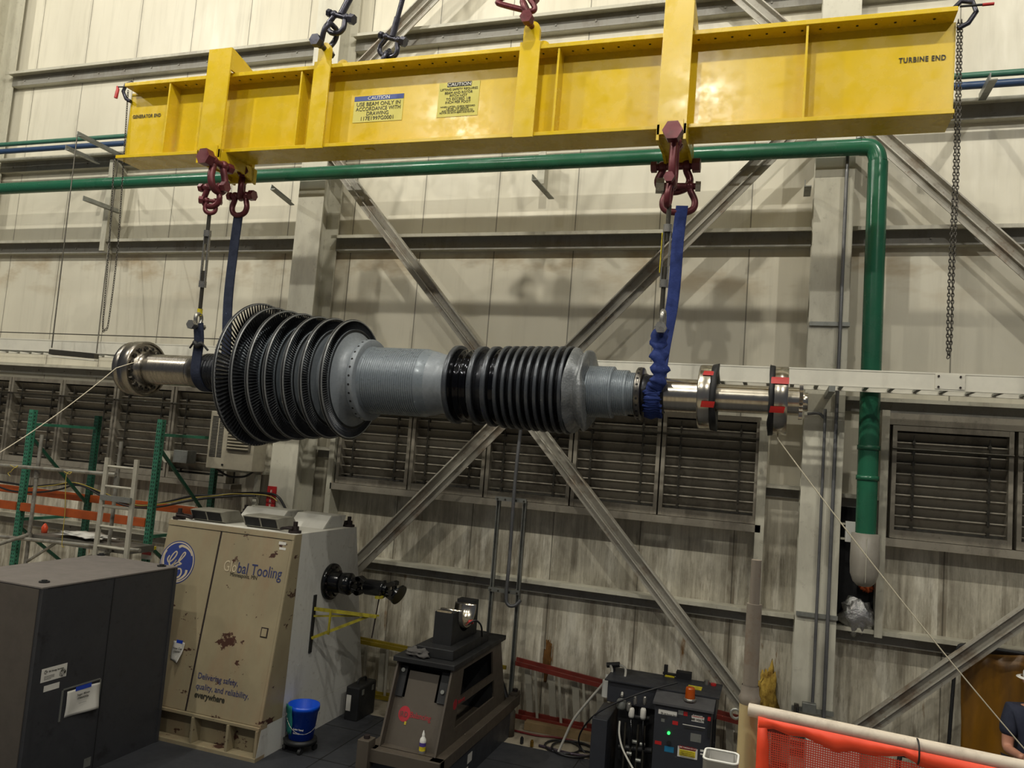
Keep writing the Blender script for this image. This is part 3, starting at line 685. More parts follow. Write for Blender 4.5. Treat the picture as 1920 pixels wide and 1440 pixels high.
# top rigging: B (left) leaning right, D (right) leaning left
apex = V(-3.72, 7.4, 10.6)
def upper(x, y, z0, lab, m1):
    p0 = V(x, y, z0); d = (apex-p0).normalized()
    s1 = shackle(p0, YD, d, .075, .26, .030, m1, lab+', nearest the beam', G3, 1.2)
    shackle(p0+d*.40, (1, 0, -.35), -d, .085, .21, .030, m1, lab+', second up from the beam', G3, 1.0)
    t = thing('wire_sling', 'steel rope sling with thick ferrule '+lab.split('shackle ')[1], 'sling', p0+d*.5, 'wire slings above the beam')
    a = p0+d*.42; MB().tube([a, a+d*.22], .04, 10).tube([a+d*.22, a+d*.50], .030, 10).build('ferrule', m_shackle2, t)
    MB().tube([a+d*.50, apex], .016, 8).build('rope', m_rodm, t)
upper(-4.965, 7.17, 7.60, 'dark shackle at the front left lifting lug', m_shackle2)
upper(-4.55, 7.78, 7.58, 'dark shackle at the rear left lifting lug', m_shackle2)
MB().box(-4.66, -4.44, 7.63, 7.66, 7.3, 7.66).build('lug_plate', m_yellow, BM)
upper(-2.545, 7.17, 7.60, 'oxblood shackle at the front right lifting lug', m_shackle)
tag(MB().lathe([(-.12, .03), (-.1, .14), (.1, .14), (.12, .03)], apex, 16, 'y').build('crane_hook_block', m_shackle2), 'crane hook block above the photo where the wire slings meet', 'hook')
def turnbuckle(top, bot, label, yel=False):
    """open-body turnbuckle from top to bot"""
    top, bot = Vector(top), Vector(bot); d = (bot-top).normalized(); L = (bot-top).length; n = Vector((1, 0, 0))
    t = thing('turnbuckle', label, 'turnbuckle', top)
    a, b = top+d*L*.20, top+d*L*.70
    for s in (-1, 1): MB().bar(a+n*s*.030, b+n*s*.030, .016, .03, up=(0, 1, 0)).build('side_rod', m_galvsh, t, .003)
    MB().cyl(a-d*.03, a+d*.04, .042, n=12).build('end_collar', m_galvsh, t); MB().cyl(b-d*.04, b+d*.03, .042, n=12).build('end_collar', m_galvsh, t)
    MB().cyl(top, a+d*.12, .022, n=10).build('upper_screw', m_rodm, t); MB().cyl(b-d*.16, bot, .022, n=10).build('lower_screw', m_rodm, t)
    if yel: MB().bar(a+d*.05-n*.042+V(0, -.02, 0), b-d*.1-n*.042+V(0, -.02, 0), .006, .03, up=(0, 1, 0)).build('yellow_paint', m_yel, t)
    else: MB().cyl(bot-d*.08, bot, .03, n=10).build('yellow_paint', m_yel, t)
    return t
turnbuckle(P(393, 398, y=yf+.02), P(374, 592, y=yf+.16), 'galvanised turnbuckle under the left hanger')
turnbuckle(P(1255, 385, y=yf+.02), P(1240, 596, y=yf+.12), 'galvanised turnbuckle with yellow paint beside the blue strap', True)
q = P(372, 600, y=7.2); shackle((q.x, 7.2, q.z-.07), YD, UP, .035, .14, .022, m_galvsh, 'zinc shackle joining the left turnbuckle to the dark choker sling', None, 1.3)
q = P(1241, 600, y=7.16); shackle((q.x+.01, 7.16, q.z-.09), YD, UP, .045, .17, .024, m_galvsh, 'zinc shackle joining the right turnbuckle to the crumpled blue sling', None, 1.2)
# ------------------------------------------------------------------ turbine rotor
ZR = 3.945
RT = thing('turbine_rotor', 'long steam turbine rotor with rows of blades hanging from two slings', 'turbine rotor', (-3.3, YR, ZR))
O = (0, YR, ZR)
def L(prof, name, mat, n=56, par=RT, **k): return MB().lathe(prof, O, n, **k).build(name, mat, par)
# coupling flange
fl = MB().lathe([(-7.335, .02), (-7.335, .300), (-7.325, .312), (-7.255, .312), (-7.25, .300), (-7.245, .300), (-7.24, .322), (-7.115, .325), (-7.10, .318)], O, 72).lathe([(-7.10, .318), (-7.10, .298), (-7.125, .292), (-7.125, .19)], O, 72, smooth=False).build('coupling_flange', m_steel_worn, RT)
mb = MB(); mh = MB()
for i in range(16):
    a = 2*PI*(i+.5)/16; c, s = math.cos(a)*.245, math.sin(a)*.245
    mb.cyl((-7.125, YR+c, ZR+s), (-7.098, YR+c, ZR+s), .024, n=12); mh.cyl((-7.098, YR+c, ZR+s), (-7.0965, YR+c, ZR+s), .013, n=10)
mb.build('bolts', m_steel_dk, fl, kind='stuff'); mh.build('bolt_holes', m_darkhole, fl, kind='stuff')
L([(-7.125, .25), (-7.115, .215), (-7.08, .188), (-7.03, .178), (-6.42, .178)], 'coupling_shaft', m_steel_worn)
L([(-6.42, .178), (-6.42, .186), (-6.405, .19), (-6.30, .19), (-6.30, .205), (-6.22, .205)], 'journal_collar', m_steel_worn)
pr = [(-6.22, .205)]
for i in range(14): x = -6.22+.04*i; pr += [(x, .214), (x+.018, .214), (x+.018, .205), (x+.04, .205)]
pr += [(-5.66, .30), (-5.60, .36), (-5.45, .36)]
L(pr, 'seal_land', m_hp)
# last-stage bladed discs
def blades(par, x, r0, r1, n, ch, tw, mat, th=.010, indiv=0):
    ms = MB()
    for i in range(n):
        a = 2*PI*i/n; er = V(0, math.cos(a), math.sin(a)); et = V(0, -math.sin(a), math.cos(a))
        mb = MB() if i < indiv else ms; K = 4; vs = []
        for k in range(K+1):
            f = k/K; r = r0+(r1-r0)*f; ang = tw[0]+(tw[1]-tw[0])*f; c = V(math.cos(ang), 0, 0)+et*math.sin(ang); nn = V(-math.sin(ang), 0, 0)+et*math.cos(ang)
            p = V(*O)+V(x, 0, 0)+er*r; c *= ch*(1-.25*f)/2
            vs += [p-c, p+nn*th*(1.2-.6*f), p+c, p-nn*th*.35]
        fs = [(k*4+j, k*4+(j+1) % 4, k*4+4+(j+1) % 4, k*4+4+j) for k in range(K) for j in range(4)]
        mb.add(vs, fs, False)
        if i < indiv: mb.build('blade', mat, par)
    if ms.v: ms.build('blade_row', mat, par, kind='stuff')
# x, outer r, blade root r, blades, disc half thickness
ST = [(-5.50, .790, .50, 100, .05), (-5.325, .748, .55, 116, .05), (-5.155, .715, .555, 124, .045), (-4.965, .688, .56, 130, .04), (-4.765, .662, .53, 136, .035), (-4.565, .646, .53, 140, .03), (-4.335, .634, .535, 150, .03)]
for i, (x, ro, rr, nb, h) in enumerate(ST):
    dk = MB().disc(x-h, x+h, .30, rr, O, 96).build('bladed_disc', m_rotor if i > 3 else m_drum, RT)
    blades(dk, x, rr, ro, nb, .10 if i == 0 else .075 if i < 4 else .06, (.25, .8) if i == 0 else (.4, .9), m_blade, .014 if i == 0 else .011, 100 if i == 0 else 0)
    MB().lathe([(x-.018, ro-.014), (x-.018, ro), (x+.018, ro), (x+.018, ro-.014)], O, 120, closed=True).build('shroud_band', m_shroud, dk)
    MB().lathe([(x-.008, ro), (x-.008, ro+.006), (x+.008, ro+.006), (x+.008, ro)], O, 120).build('shroud_lip', m_rim, dk)
    if i > 0:
        MB().lathe([(x+h+.001, rr-.002), (x+h+.001, rr-.03), (x+h-.001, rr-.032)], O, 96).build('blade_root_ring', m_rim, dk)
L([(-5.45, .36), (-4.30, .40)], 'disc_drum', m_rotor)
# tapered hub right of the discs and its balance ring
L([(-4.305, .50), (-4.29, .47), (-4.27, .435), (-4.245, .415), (-4.20, .402), (-4.165, .40)], 'hub_cone', m_rotor)
br = MB().lathe([(-4.175, .36), (-4.175, .424), (-4.165, .432), (-4.105, .432), (-4.095, .424), (-4.095, .34)], O, 80).build('balance_ring', m_rotor, RT)
mb = MB()
for i in range(30):
    a = 2*PI*i/30; er = V(0, math.cos(a), math.sin(a)); p = V(-4.135, YR, ZR); mb.cyl(p+er*.431, p+er*.4335, .012, n=8)
mb.build('balance_holes', m_darkhole, br, kind='stuff')
pr = [(-4.095, .36), (-4.07, .352)]; x = -4.06
while x < -3.46: pr += [(x, .352), (x, .345), (x+.009, .345), (x+.009, .352)]; x += .0245
pr += [(-3.455, .352), (-3.44, .345), (-3.36, .33)]
L(pr, 'grooved_drum', m_drum, 72)
L([(-3.36, .33), (-3.28, .305), (-3.20, .298), (-3.14, .33), (-3.10, .35)], 'waist_taper', m_rotor)
def ring(x, r, h=.02, r0=.33, mat=None, name='wheel'):
    w_ = MB().disc(x-h, x+h, r0, r-.035, O, 80).build(name, m_hp, RT)
    MB().lathe([(x-h, r-.036), (x-h-.004, r-.03), (x-h-.004, r-.004), (x-h, r), (x+h, r), (x+h+.004, r-.004), (x+h+.004, r-.03), (x+h, r-.036)], O, 96).build('blade_shroud', mat or m_hp, w_)
    return w_
m_hpe = M('dark_disc_edge', '4a4e54', .35, .5, var=.3, sc=18)
ring(-3.105, .400, .02, .33, m_hpe); 
pr = []
for x, r in ((-3.08, .36), (-3.04, .352), (-3.03, .362), (-3.01, .362), (-3.0, .345), (-2.97, .345), (-2.96, .36), (-2.94, .36), (-2.93, .345), (-2.90, .35)): pr.append((x, r))
L(pr, 'seal_drum', M('shiny_black_drum', '1b1c20', .12, .8, rv=.04), 72)
ring(-2.845, .400, .02, .33, m_hpe); ring(-2.70, .404, .02, .33, m_hpe)
L([(-2.90, .33), (-2.56, .345)], 'wheel_drum', m_hp)
L([(-2.66, .372), (-2.65, .38), (-2.63, .38), (-2.62, .372), (-2.61, .372), (-2.60, .378), (-2.59, .34)], 'seal_drum', M('shiny_black_ring', '1b1c20', .12, .8, rv=.04), 72)
for i in range(9): ring(-2.575+.0805*i, .412+.0022*i, .012, .32, m_hpe)
L([(-2.58, .325), (-1.90, .335)], 'wheel_drum', m_hp)
def jit(t_, r_, a): 
    d = noise.noise(V(math.cos(a)*1.8, math.sin(a)*1.8, t_*9))*.05; return t_+d*.8, r_+d*.5
L([(-1.90, .41), (-1.87, .40), (-1.83, .35), (-1.81, .345), (-1.79, .37), (-1.765, .40), (-1.745, .392), (-1.735, .35), (-1.74, .30), (-1.73, .25)], 'wrapped_wheel', m_wrap, 90, jitter=jit)
def grooved(x0, x1, r, name, mat=m_drum, gp=.018):
    pr = [(x0, r-.02), (x0, r)]; x = x0+gp
    while x < x1-gp: pr += [(x, r), (x, r-.005), (x+gp*.4, r-.005), (x+gp*.4, r)]; x += gp
    L(pr+[(x1, r), (x1+.01, r-.03)], name, mat, 64)
grooved(-1.74, -1.50, .248, 'grooved_step'); grooved(-1.50, -1.36, .218, 'grooved_step'); grooved(-1.36, -1.26, .198, 'grooved_step')
br = MB().lathe([(-1.275, .17), (-1.275, .243), (-1.268, .25), (-1.222, .25), (-1.215, .243), (-1.215, .17)], O, 64).build('balance_ring', m_steel_dk, RT)
mb = MB()
for i in range(24):
    a = 2*PI*i/24; er = V(0, math.cos(a), math.sin(a)); p = V(-1.245, YR, ZR); mb.cyl(p+er*.249, p+er*.2515, .012, n=8)
mb.build('balance_holes', m_darkhole, br, kind='stuff')
L([(-1.215, .19), (-1.19, .195), (-1.17, .182), (-1.05, .182), (-1.045, .170), (-1.01, .170), (-1.01, .158)], 'sling_seat', m_hp)
L([(-1.01, .158), (-.69, .158)], 'polished_journal', m_steel)
L([(-.69, .15), (-.70, .27), (-.695, .293), (-.68, .296), (-.575, .296), (-.57, .29), (-.57, .14)], 'thrust_collar', m_steel)
L([(-.57, .129), (-.545, .127), (-.09, .127)], 'polished_shaft', m_steel)
L([(-.06, .12), (-.055, .30), (-.045, .306), (.065, .306), (.07, .30), (.07, .12)], 'thrust_collar', m_steel)
L([(.07, .126), (.165, .126)], 'stub_shaft', m_steel)
pr = MB(); n_ = 26; vs = []
for x in (.165, .195):
    for i in range(n_*2): a = PI*i/n_; r = .158 if i % 2 else .135; vs.append((x, YR+math.cos(a)*r, ZR+math.sin(a)*r))
pr.add(vs, [(i, (i+1) % (2*n_), (i+1) % (2*n_)+2*n_, i+2*n_) for i in range(2*n_)] + [tuple(range(2*n_)), tuple(range(2*n_, 4*n_))]).build('gear_ring', m_steel, RT)
L([(.195, .085), (.235, .085), (.24, .08), (.24, .002)], 'shaft_nose', m_steel)
# protective black wrap peeling off the collars, and red tape
def wrap(x, r, w0, seed, lab):
    mb = MB(); N = 72; vs = []
    for i in range(N):
        a = 2*PI*i/N; k = noise.noise(V(math.cos(a)*2, math.sin(a)*2, seed)); k2 = max(0, math.sin(a))**3
        for t_, rr in ((0, r+.004), (w0*(1+.5*k), r+.010+.012*abs(k)), (w0*1.05+.02*k, r-.03+.03*k+.05*k2), (w0*.5, .13)):
            vs.append((x+t_, YR+math.cos(a)*rr, ZR+math.sin(a)*rr))
    mb.add(vs, [(i*4+j, i*4+j+1, ((i+1) % N)*4+j+1, ((i+1) % N)*4+j) for i in range(N) for j in range(3)], True)
    mb.build('black_wrapping', m_black, RT, solid=.003, label=lab)
wrap(-.585, .296, .045, 2.0, 'black sheet around the edge of the inner collar')
wrap(-.045, .306, -.04, 5.0, 'black sheet around the edge of the end collar')
def tape(x0, x1, r, a0, a1, skew=0):
    mb = MB(); vs = []; N = 8
    for i in range(N+1):
        a = a0+(a1-a0)*i/N
        for x in (x0+skew*i/N, x1+skew*i/N): vs.append((x, YR-math.cos(a)*r, ZR+math.sin(a)*r))
    mb.add(vs, [(2*i, 2*i+1, 2*i+3, 2*i+2) for i in range(N)], True); mb.build('red_tape', m_red, RT)
tape(-.66, -.56, .304, .62, .80, .01); tape(-.66, -.545, .310, -.38, -.20, .01); tape(-.075, .072, .316, .40, .62, .0); tape(-.08, .04, .318, -.42, -.24, .01)
# ------------------------------------------------------------------ slings
def strap(name, label, pts, wd, th, mat, across, cat='sling', wob=0.0, parent=None):
    """flat webbing along pts; across = direction of its width (list or one)"""
    pts = smooth_path(pts, 8); mb = MB(); vs = []; m = len(pts)
    for i, p in enumerate(pts):
        d = (pts[min(i+1, m-1)]-pts[max(i-1, 0)]).normalized(); a = Vector(across); a = (a-d*a.dot(d)).normalized(); b = d.cross(a)
        k = 1+wob*noise.noise(V(i*.35, 1, 2))*2; o = a*wob*.05*noise.noise(V(i*.5, 5, 0))+b*wob*.05*noise.noise(V(3, i*.6, 0))
        for c, q in ((-.5, -1), (-.5, 1), (-.15, 1.6 if wob else 1), (.2, .6 if wob else 1), (.5, 1), (.5, -1), (0, -1.3 if wob else -1)):
            vs.append(p+o+a*c*wd*k+b*q*th/2)
    n = 7; fs = [(i*n+k, i*n+(k+1) % n, (i+1)*n+(k+1) % n, (i+1)*n+k) for i in range(m-1) for k in range(n)]
    mb.add(vs, fs, bool(wob)); mb.add(vs[:n], [tuple(range(n))]); mb.add(vs[-n:], [tuple(range(n))])
    o = mb.build(name, mat, parent)
    return tag(o, label, cat) if parent is None else o
def around(x0, x1, r, a0, a1, k=10):
    return [V(x0+(x1-x0)*i/k, YR-math.cos(a0+(a1-a0)*i/k)*r, ZR+math.sin(a0+(a1-a0)*i/k)*r) for i in range(k+1)]
# left: dark sling from the rear arm down behind the shaft, under it and up to the choker shackle
top = P(447, 404, y=ybk)
strap('lifting_sling', 'long dark blue web sling passing behind the big bladed disc to the left shaft end', [top, P(438, 470, y=7.74), P(428, 560, y=7.71), V(-6.22, 7.66, 4.25), V(-6.18, 7.63, ZR)] + around(-6.15, -6.215, .222, PI, 2*PI+.0)[1:] + [V(-6.215, 7.18, 4.1), P(373, 640, y=7.18), P(372, 607, y=7.19)], .125, .016, m_slingdark, (1, 0, 0))
q = P(373, 648, y=7.16)
tag(MB().tube(smooth_path([q+V(-.12, 0, -.03), q+V(-.05, -.02, .03), q+V(0, -.02, -.01), q+V(.05, -.02, .02), q+V(.13, 0, -.05)], 4), [.012]*4+[.028]*9+[.012]*4, 6).build('rag_tie', m_black), 'dark rag tied around the left choker sling', 'rag')
# right: smooth blue strap behind, crumpled blue sling in front
top = P(1279, 386, y=7.62)
strap('lifting_strap', 'flat bright blue strap running straight down behind the right turnbuckle', [top, P(1271, 450, y=7.63), P(1262, 560, y=7.64), V(-1.09, 7.64, 4.35), V(-1.10, 7.6, ZR)] + around(-1.10, -1.11, .205, PI, 1.55*PI)[1:], .118, .014, m_sling, (1, -.1, 0))
p1 = P(1240, 622, y=7.15)
strap('crumpled_sling', 'crumpled blue sling from the zinc shackle around the right end of the shaft', [p1+V(0, 0, .03), p1+V(-.02, 0, -.12), P(1237, 680, y=7.15), P(1234, 715, y=7.17)] + around(-1.10, -1.11, .20, .35, -PI*.6)[1:], .14, .04, m_sling, (1, 0, 0), wob=.28)
MB().tube(ringpath(p1+V(0, 0, .02), .05, 'x', 14), .03, 8).build('sling_eye', m_sling)
tag(D.objects['sling_eye'], 'blue sling eye inside the zinc shackle at the right', 'sling')
# tag lines
def sag(a, b, s, k=14):
    a, b = Vector(a), Vector(b); return [a.lerp(b, i/k)-V(0, 0, s*4*(i/k)*(1-i/k)) for i in range(k+1)]
a = V(-7.02, YR-.25, ZR+.06)
pipe('tag_line', 'white tag line running down to the left from the bolted flange', sag(a, P(218, 690, y=7.02), .0, 2)[:-1] + sag(P(218, 690, y=7.02), P(-140, 925, y=5.6), .10), .0055, m_rope, 'rope', 6)
pipe('tag_line', 'white tag line running down to the right from the end collar to the person', [V(0, YR, ZR-.31), P(1458, 822, y=7.3)] + sag(P(1462, 828, y=7.3), V(2.09, 7.72, 1.15), .05), .0055, m_rope, 'rope', 6)
# hanging strip light with its cords
t = thing('strip_light', 'dark strip light hanging on two cords left of the shaft flange', 'lamp', P(140, 663, y=8.38))
MB().bar(P(96, 660, y=8.3), P(181, 668, y=8.45), .10, .07).build('housing', m_rodm, t); MB().bar(P(96, 664, y=8.3)-V(0, 0, .03), P(181, 672, y=8.45)-V(0, 0, .03), .08, .02).build('lens', m_tray, t)
MB().cyl(P(145, 252, y=8.55), P(97, 652, y=8.33), .009, n=6).build('cord', m_rodm, t); MB().cyl(P(222, 292, y=9.3), P(181, 662, y=8.44), .009, n=6).build('cord', m_rodm, t)
# ------------------------------------------------------------------ big machine cabinet with emblem (balancing drive)
CX0, CX1, CT = -6.46, -4.80, 2.247
yft, yfb, ybt, ybb = 7.345, 7.02, 8.62, 9.20
CB = thing('machine_cabinet', 'tall chipped cream machine cabinet with round blue emblem and lettering on its doors', 'cabinet', (-5.6, 8, 0))
zd = .34
def yf_(z): return yfb+(yft-yfb)*z/CT
def yb_(z): return ybb+(ybt-ybb)*z/CT
MB().prism([(CX0, yf_(zd), zd), (CX0, yft, CT), (CX0, ybt, CT), (CX0, yb_(zd), zd)], (CX1-CX0, 0, 0)).build('body', m_sidew, CB, .004)
FO = V(CX1, yft, CT); FN = V(0, -CT, (yft-yfb)).normalized(); FU = V(0, yft-yfb, CT).normalized()
def FP(u, v, off=.0): return PP(u, v, FO, FN)+FN*off
def fpan(z0, z1, x0, x1, th, off, name, mat, par):
    a = V(x0, yf_(z0), z0)+FN*off; b = V(x0, yf_(z1), z1)+FN*off
    return MB().prism([a, b, b+FN*th, a+FN*th], (x1-x0, 0, 0)).build(name, mat, par, .003)
xs = -5.735
fpan(CT-.06, CT-.001, CX0, CX1, .03, 0, 'door_head_rail', m_cream, CB)
dl = fpan(zd, CT-.065, CX0+.005, xs-.012, .022, 0, 'door', m_cream, CB); dr = fpan(zd, CT-.065, xs+.012, CX1-.03, .022, 0, 'door', m_cream, CB)
fpan(zd, CT-.06, CX1-.028, CX1, .026, 0, 'door_frame', m_cream, CB)
MB().prism([(CX1, yf_(zd)-.02, zd), (CX1, yft-.02, CT), (CX1, yft+.10, CT), (CX1, yf_(zd)+.34, zd)], (.004, 0, 0)).build('cream_shade_strip', m_cream, CB)  # cream strip stands in for the shaded front edge of the side face
mb = MB()
mb.cyl(V(xs, yf_(zd), zd)+FN*.012, V(xs, yf_(CT-.07), CT-.07)+FN*.012, .011, n=8)
mb.build('door_seam', m_rustd, CB)
# plinth with recessed bays
MB().box(CX0+.05, CX1-.01, yfb+.12, ybb-.02, 0, zd).build('plinth_core', m_cream, CB)
mb = MB().box(CX0, CX1+.004, yfb-.02, yfb+.14, 0, .05).box(CX0, CX1+.004, yfb-.0, yfb+.14, zd-.03, zd)
for x in (CX0, -5.62, -5.18, CX1-.03): mb.box(x, x+.03, yfb-.01, yfb+.14, .05, zd-.03)
mb.build('plinth_frame', m_cream, CB, .003); MB().prism([(CX1, yfb-.01, 0), (CX1, yf_(zd), zd), (CX1, yb_(zd), zd), (CX1, ybb, 0)], (.003, 0, 0)).build('plinth_side', m_sidew, CB)
# lock plate on the right door
c = FP(498, 1186, .023); ob = MB().obox(c, RX, FU, FN, .085, .10, .006).build('lock_plate', m_rustd, dr); MB().obox(c+FN*.004, RX, FU, FN, .062, .078, .006).build('lock', m_cream, ob)
# lettering
def ftext(s, u, v, size, mat, sx=1, par=dr, bold=0):
    text('lettering', s, FP(u, v, .023), RX, FU, size, mat, par, fit=sx, bold=bold)
ftext('Glo', 421, 1070, .165, m_gecream, .165); ftext('bal Tooling', 447, 1074, .165, m_inkblue, .555)
ftext('Minneapolis, MN', 434, 1080, .062, m_ink, .34)
ftext('Delivering safety,', 374, 1271, .085, m_inkblue, .50); ftext('quality, and reliability,', 370, 1290, .085, m_inkblue, .66); ftext('everywhere', 367, 1306, .085, m_ink, .38, bold=.0025)
for u, v, wd, hh in ((532, 1019, .09, .03), (532, 1029, .08, .025)): MB().obox(FP(u, v, .0235), RX, FU, FN, wd, hh, .001).build('sticker', m_paper, dr)
# round emblem
def flat(name, pts, mat, par, off, wf=None, O2=None, R2=None, U2=None, N2=None):
    """a flat stroke through pts (x, y, half width) in the emblem plane"""
    ps = smooth_path([V(p[0], p[1], p[2]) for p in pts], 8); mb = MB(); vs = []
    for i, p in enumerate(ps):
        d = ps[min(i+1, len(ps)-1)]-ps[max(i-1, 0)]; d = V(d.x, d.y, 0).normalized(); nn = V(-d.y, d.x, 0)
        for s in (1, -1): q = V(p.x, p.y, 0)+nn*s*p.z; vs.append(O2+R2*q.x+U2*q.y+N2*off)
    mb.add(vs, [(2*i, 2*i+1, 2*i+3, 2*i+2) for i in range(len(ps)-1)]); return mb.build(name, mat, par, solid=.0006)
def emblem(O2, R2, U2, N2, r, par, mb_, mc):
    O2, R2, U2, N2 = Vector(O2), Vector(R2).normalized(), Vector(U2).normalized(), Vector(N2).normalized()
    def circ(rr, mat, off, name): return MB().add([O2+R2*rr*math.cos(2*PI*i/48)+U2*rr*math.sin(2*PI*i/48)+N2*off for i in range(48)], [tuple(range(48))]).build(name, mat, par, solid=.0006)
    e = circ(r, mb_, .001, 'emblem_disc'); 
    for rr, m_, off in ((r*.955, mc, .0018), (r*.90, mb_, .0026)):
        MB().add([O2+R2*rr*math.cos(2*PI*i/48)+U2*rr*math.sin(2*PI*i/48)+N2*off for i in range(48)], [tuple(range(48))]).build('emblem_ring', m_, e, solid=.0006)
    k = r
    def st(p): flat('emblem_stroke', [(x*k, y*k, h*k) for x, y, h in p], mc, e, .0034, None, O2, R2, U2, N2)
    for a0 in (95, 215, 335):      # three curled sweeps inside the rim
        pts = []
        for j in range(7):
            a = math.radians(a0-j*11.5); q = .70 if j == 0 else .76+.02*min(j, 5); pts.append((q*math.cos(a), q*math.sin(a), .055*(1-j/8)+.012))
        st(pts)
    # joined script letters
    st([(-.50, .26, .03), (-.58, .10, .035), (-.50, -.04, .035), (-.34, .02, .035), (-.16, .24, .035), (-.10, .42, .035), (-.18, .48, .03), (-.32, .34, .03), (-.44, .08, .035), (-.42, -.14, .04), (-.30, -.20, .035), (-.14, -.04, .03), (-.06, .10, .03)])
    st([(-.06, .10, .03), (-.16, -.10, .035), (-.28, -.42, .04), (-.38, -.60, .035), (-.58, -.62, .035), (-.62, -.48, .03), (-.44, -.28, .03), (-.10, -.10, .028), (.16, .10, .03), (.36, .36, .032), (.38, .48, .03), (.28, .46, .03), (.14, .20, .032), (.08, .04, .034), (.18, -.02, .034), (.28, -.06, .045)])
    st([(.22, -.08, .035), (.02, -.16, .035), (-.08, -.34, .04), (-.06, -.56, .045), (.08, -.70, .045), (.26, -.66, .045), (.36, -.48, .04), (.30, -.30, .035), (.14, -.30, .035), (.06, -.42, .045), (.14, -.48, .03)])
    return e
ec = FP(335, 1054, .023); emblem(ec, RX, FU, FN, .232, dl, m_geblue, m_gecream)
# paper notice on the left door
def notice(O2, R2, U2, N2, wd, hh, mat, label, lines, tape=True, curl=1):
    t = thing('paper_notice', label, 'paper', O2); O2, R2, U2, N2 = [Vector(q) for q in (O2, R2, U2, N2)]
    vs = []; nx, ny = 8, 10
    for j in range(ny+1):
        for i in range(nx+1):
            s, q = i/nx, j/ny; lift = .006+.05*curl*(q**2)*(s**2)+.008*math.sin(s*5+q*4)*q+.02*max(0, s-.8)*(1-q)*4
            vs.append(O2+R2*wd*(s-.5)+U2*hh*(.5-q)+N2*lift)
    pg = MB().add(vs, [(j*(nx+1)+i, j*(nx+1)+i+1, (j+1)*(nx+1)+i+1, (j+1)*(nx+1)+i) for j in range(ny) for i in range(nx)], True).build('sheet', m_paper, t, solid=.0008)
    if tape: MB().obox(O2+U2*hh*.5+N2*.008, R2, U2, N2, wd*.5, hh*.16, .002).build('tape', m_tapeb, t)
    for s, dy, sz in lines: text('lettering', s, O2+U2*hh*dy+N2*(.014), R2, U2, sz, m_ink, pg, 'CENTER')
    return t
notice(FP(337, 1221, .024), RX, FU, FN, .16, .20, m_paper, 'white paper notice with blue tape on the left cabinet door', [('View Cert', .1, .032), ('0000000', -.06, .028)], curl=1.6)
# vents on the roof
def hood(x0, x1, y0, y1, front):
    z0, z1 = CT, CT+.14
    if front:   # open mouth to the front, sloping roof to the rear
        h = MB().prism([(x0, y0+.05, z0), (x0, y0, z0+.02), (x0, y0-.06, z1-.01), (x0, y0+.02, z1), (x0, y1-.14, z1), (x0, y1, z0)], (x1-x0, 0, 0)).build('vent_hood', m_cream if False else M('vent_grey_paint', '8d8a7e', .5), CB, .004)
        xm = (x0+x1)/2
        for a, b in ((x0+.02, xm-.012), (xm+.012, x1-.02)):
            MB().prism([(a, y0-.008, z0+.028), (a, y0-.059, z1-.022), (a, y0-.061, z1-.02), (a, y0-.012, z0+.026)], (b-a, 0, 0)).build('vent_mouth', m_darkhole, h)
    else:
        h = MB().prism([(x0, y0, z0), (x0, y0+.16, z1+.01), (x0, y1-.05, z1+.01), (x0, y1+.06, z1+.0), (x0, y1, z0)], (x1-x0, 0, 0)).build('vent_hood', m_hood, CB, .004)
        MB().prism([(x1, y0+.03, z0+.01), (x1, y0+.17, z1-.005), (x1, y1-.05, z1-.005), (x1, y1-.01, z0+.01)], (.003, 0, 0)).build('vent_cheek', m_sidew, h)
    return h
hood(-6.26, -5.83, 7.46, 7.85, True); hood(-5.55, -5.10, 7.46, 7.85, True); hood(-6.08, -5.50, 8.02, 8.46, False); hood(-5.36, -4.90, 8.02, 8.46, False)
MB().box(CX0, CX1, yft, ybt, CT, CT+.004).build('roof_sheet', m_hood, CB)
for x, y, f in ((CX0+.06, yft+.06, 1), (CX1-.09, yft+.10, 1), (CX0+.10, ybt-.08, 1), (CX1-.07, ybt-.07, 1)):
    mb = MB().cyl((x, y, CT), (x, y, CT+.03), .07, n=16).cyl((x, y, CT+.03), (x, y, CT+.075), .04, n=12).cyl((x, y, CT+.075), (x, y, CT+.125), .024, n=6)
    dx = .16 if x < -5.6 else -.16
    mb.tube(smooth_path([(x, y-.05, CT+.05), (x+dx*.7, y-.05, CT+.05), (x+dx*1.1, y, CT+.03), (x+dx*.7, y+.05, CT+.05), (x, y+.05, CT+.05)], 4), .014, 8)
    mb.build('swivel_lifting_ring', m_rustd, CB)
MB().box(CX1+.004, CX1+.006, ybt-.16, ybt-.06, 2.02, 2.17).build('sticker', m_paper, CB)
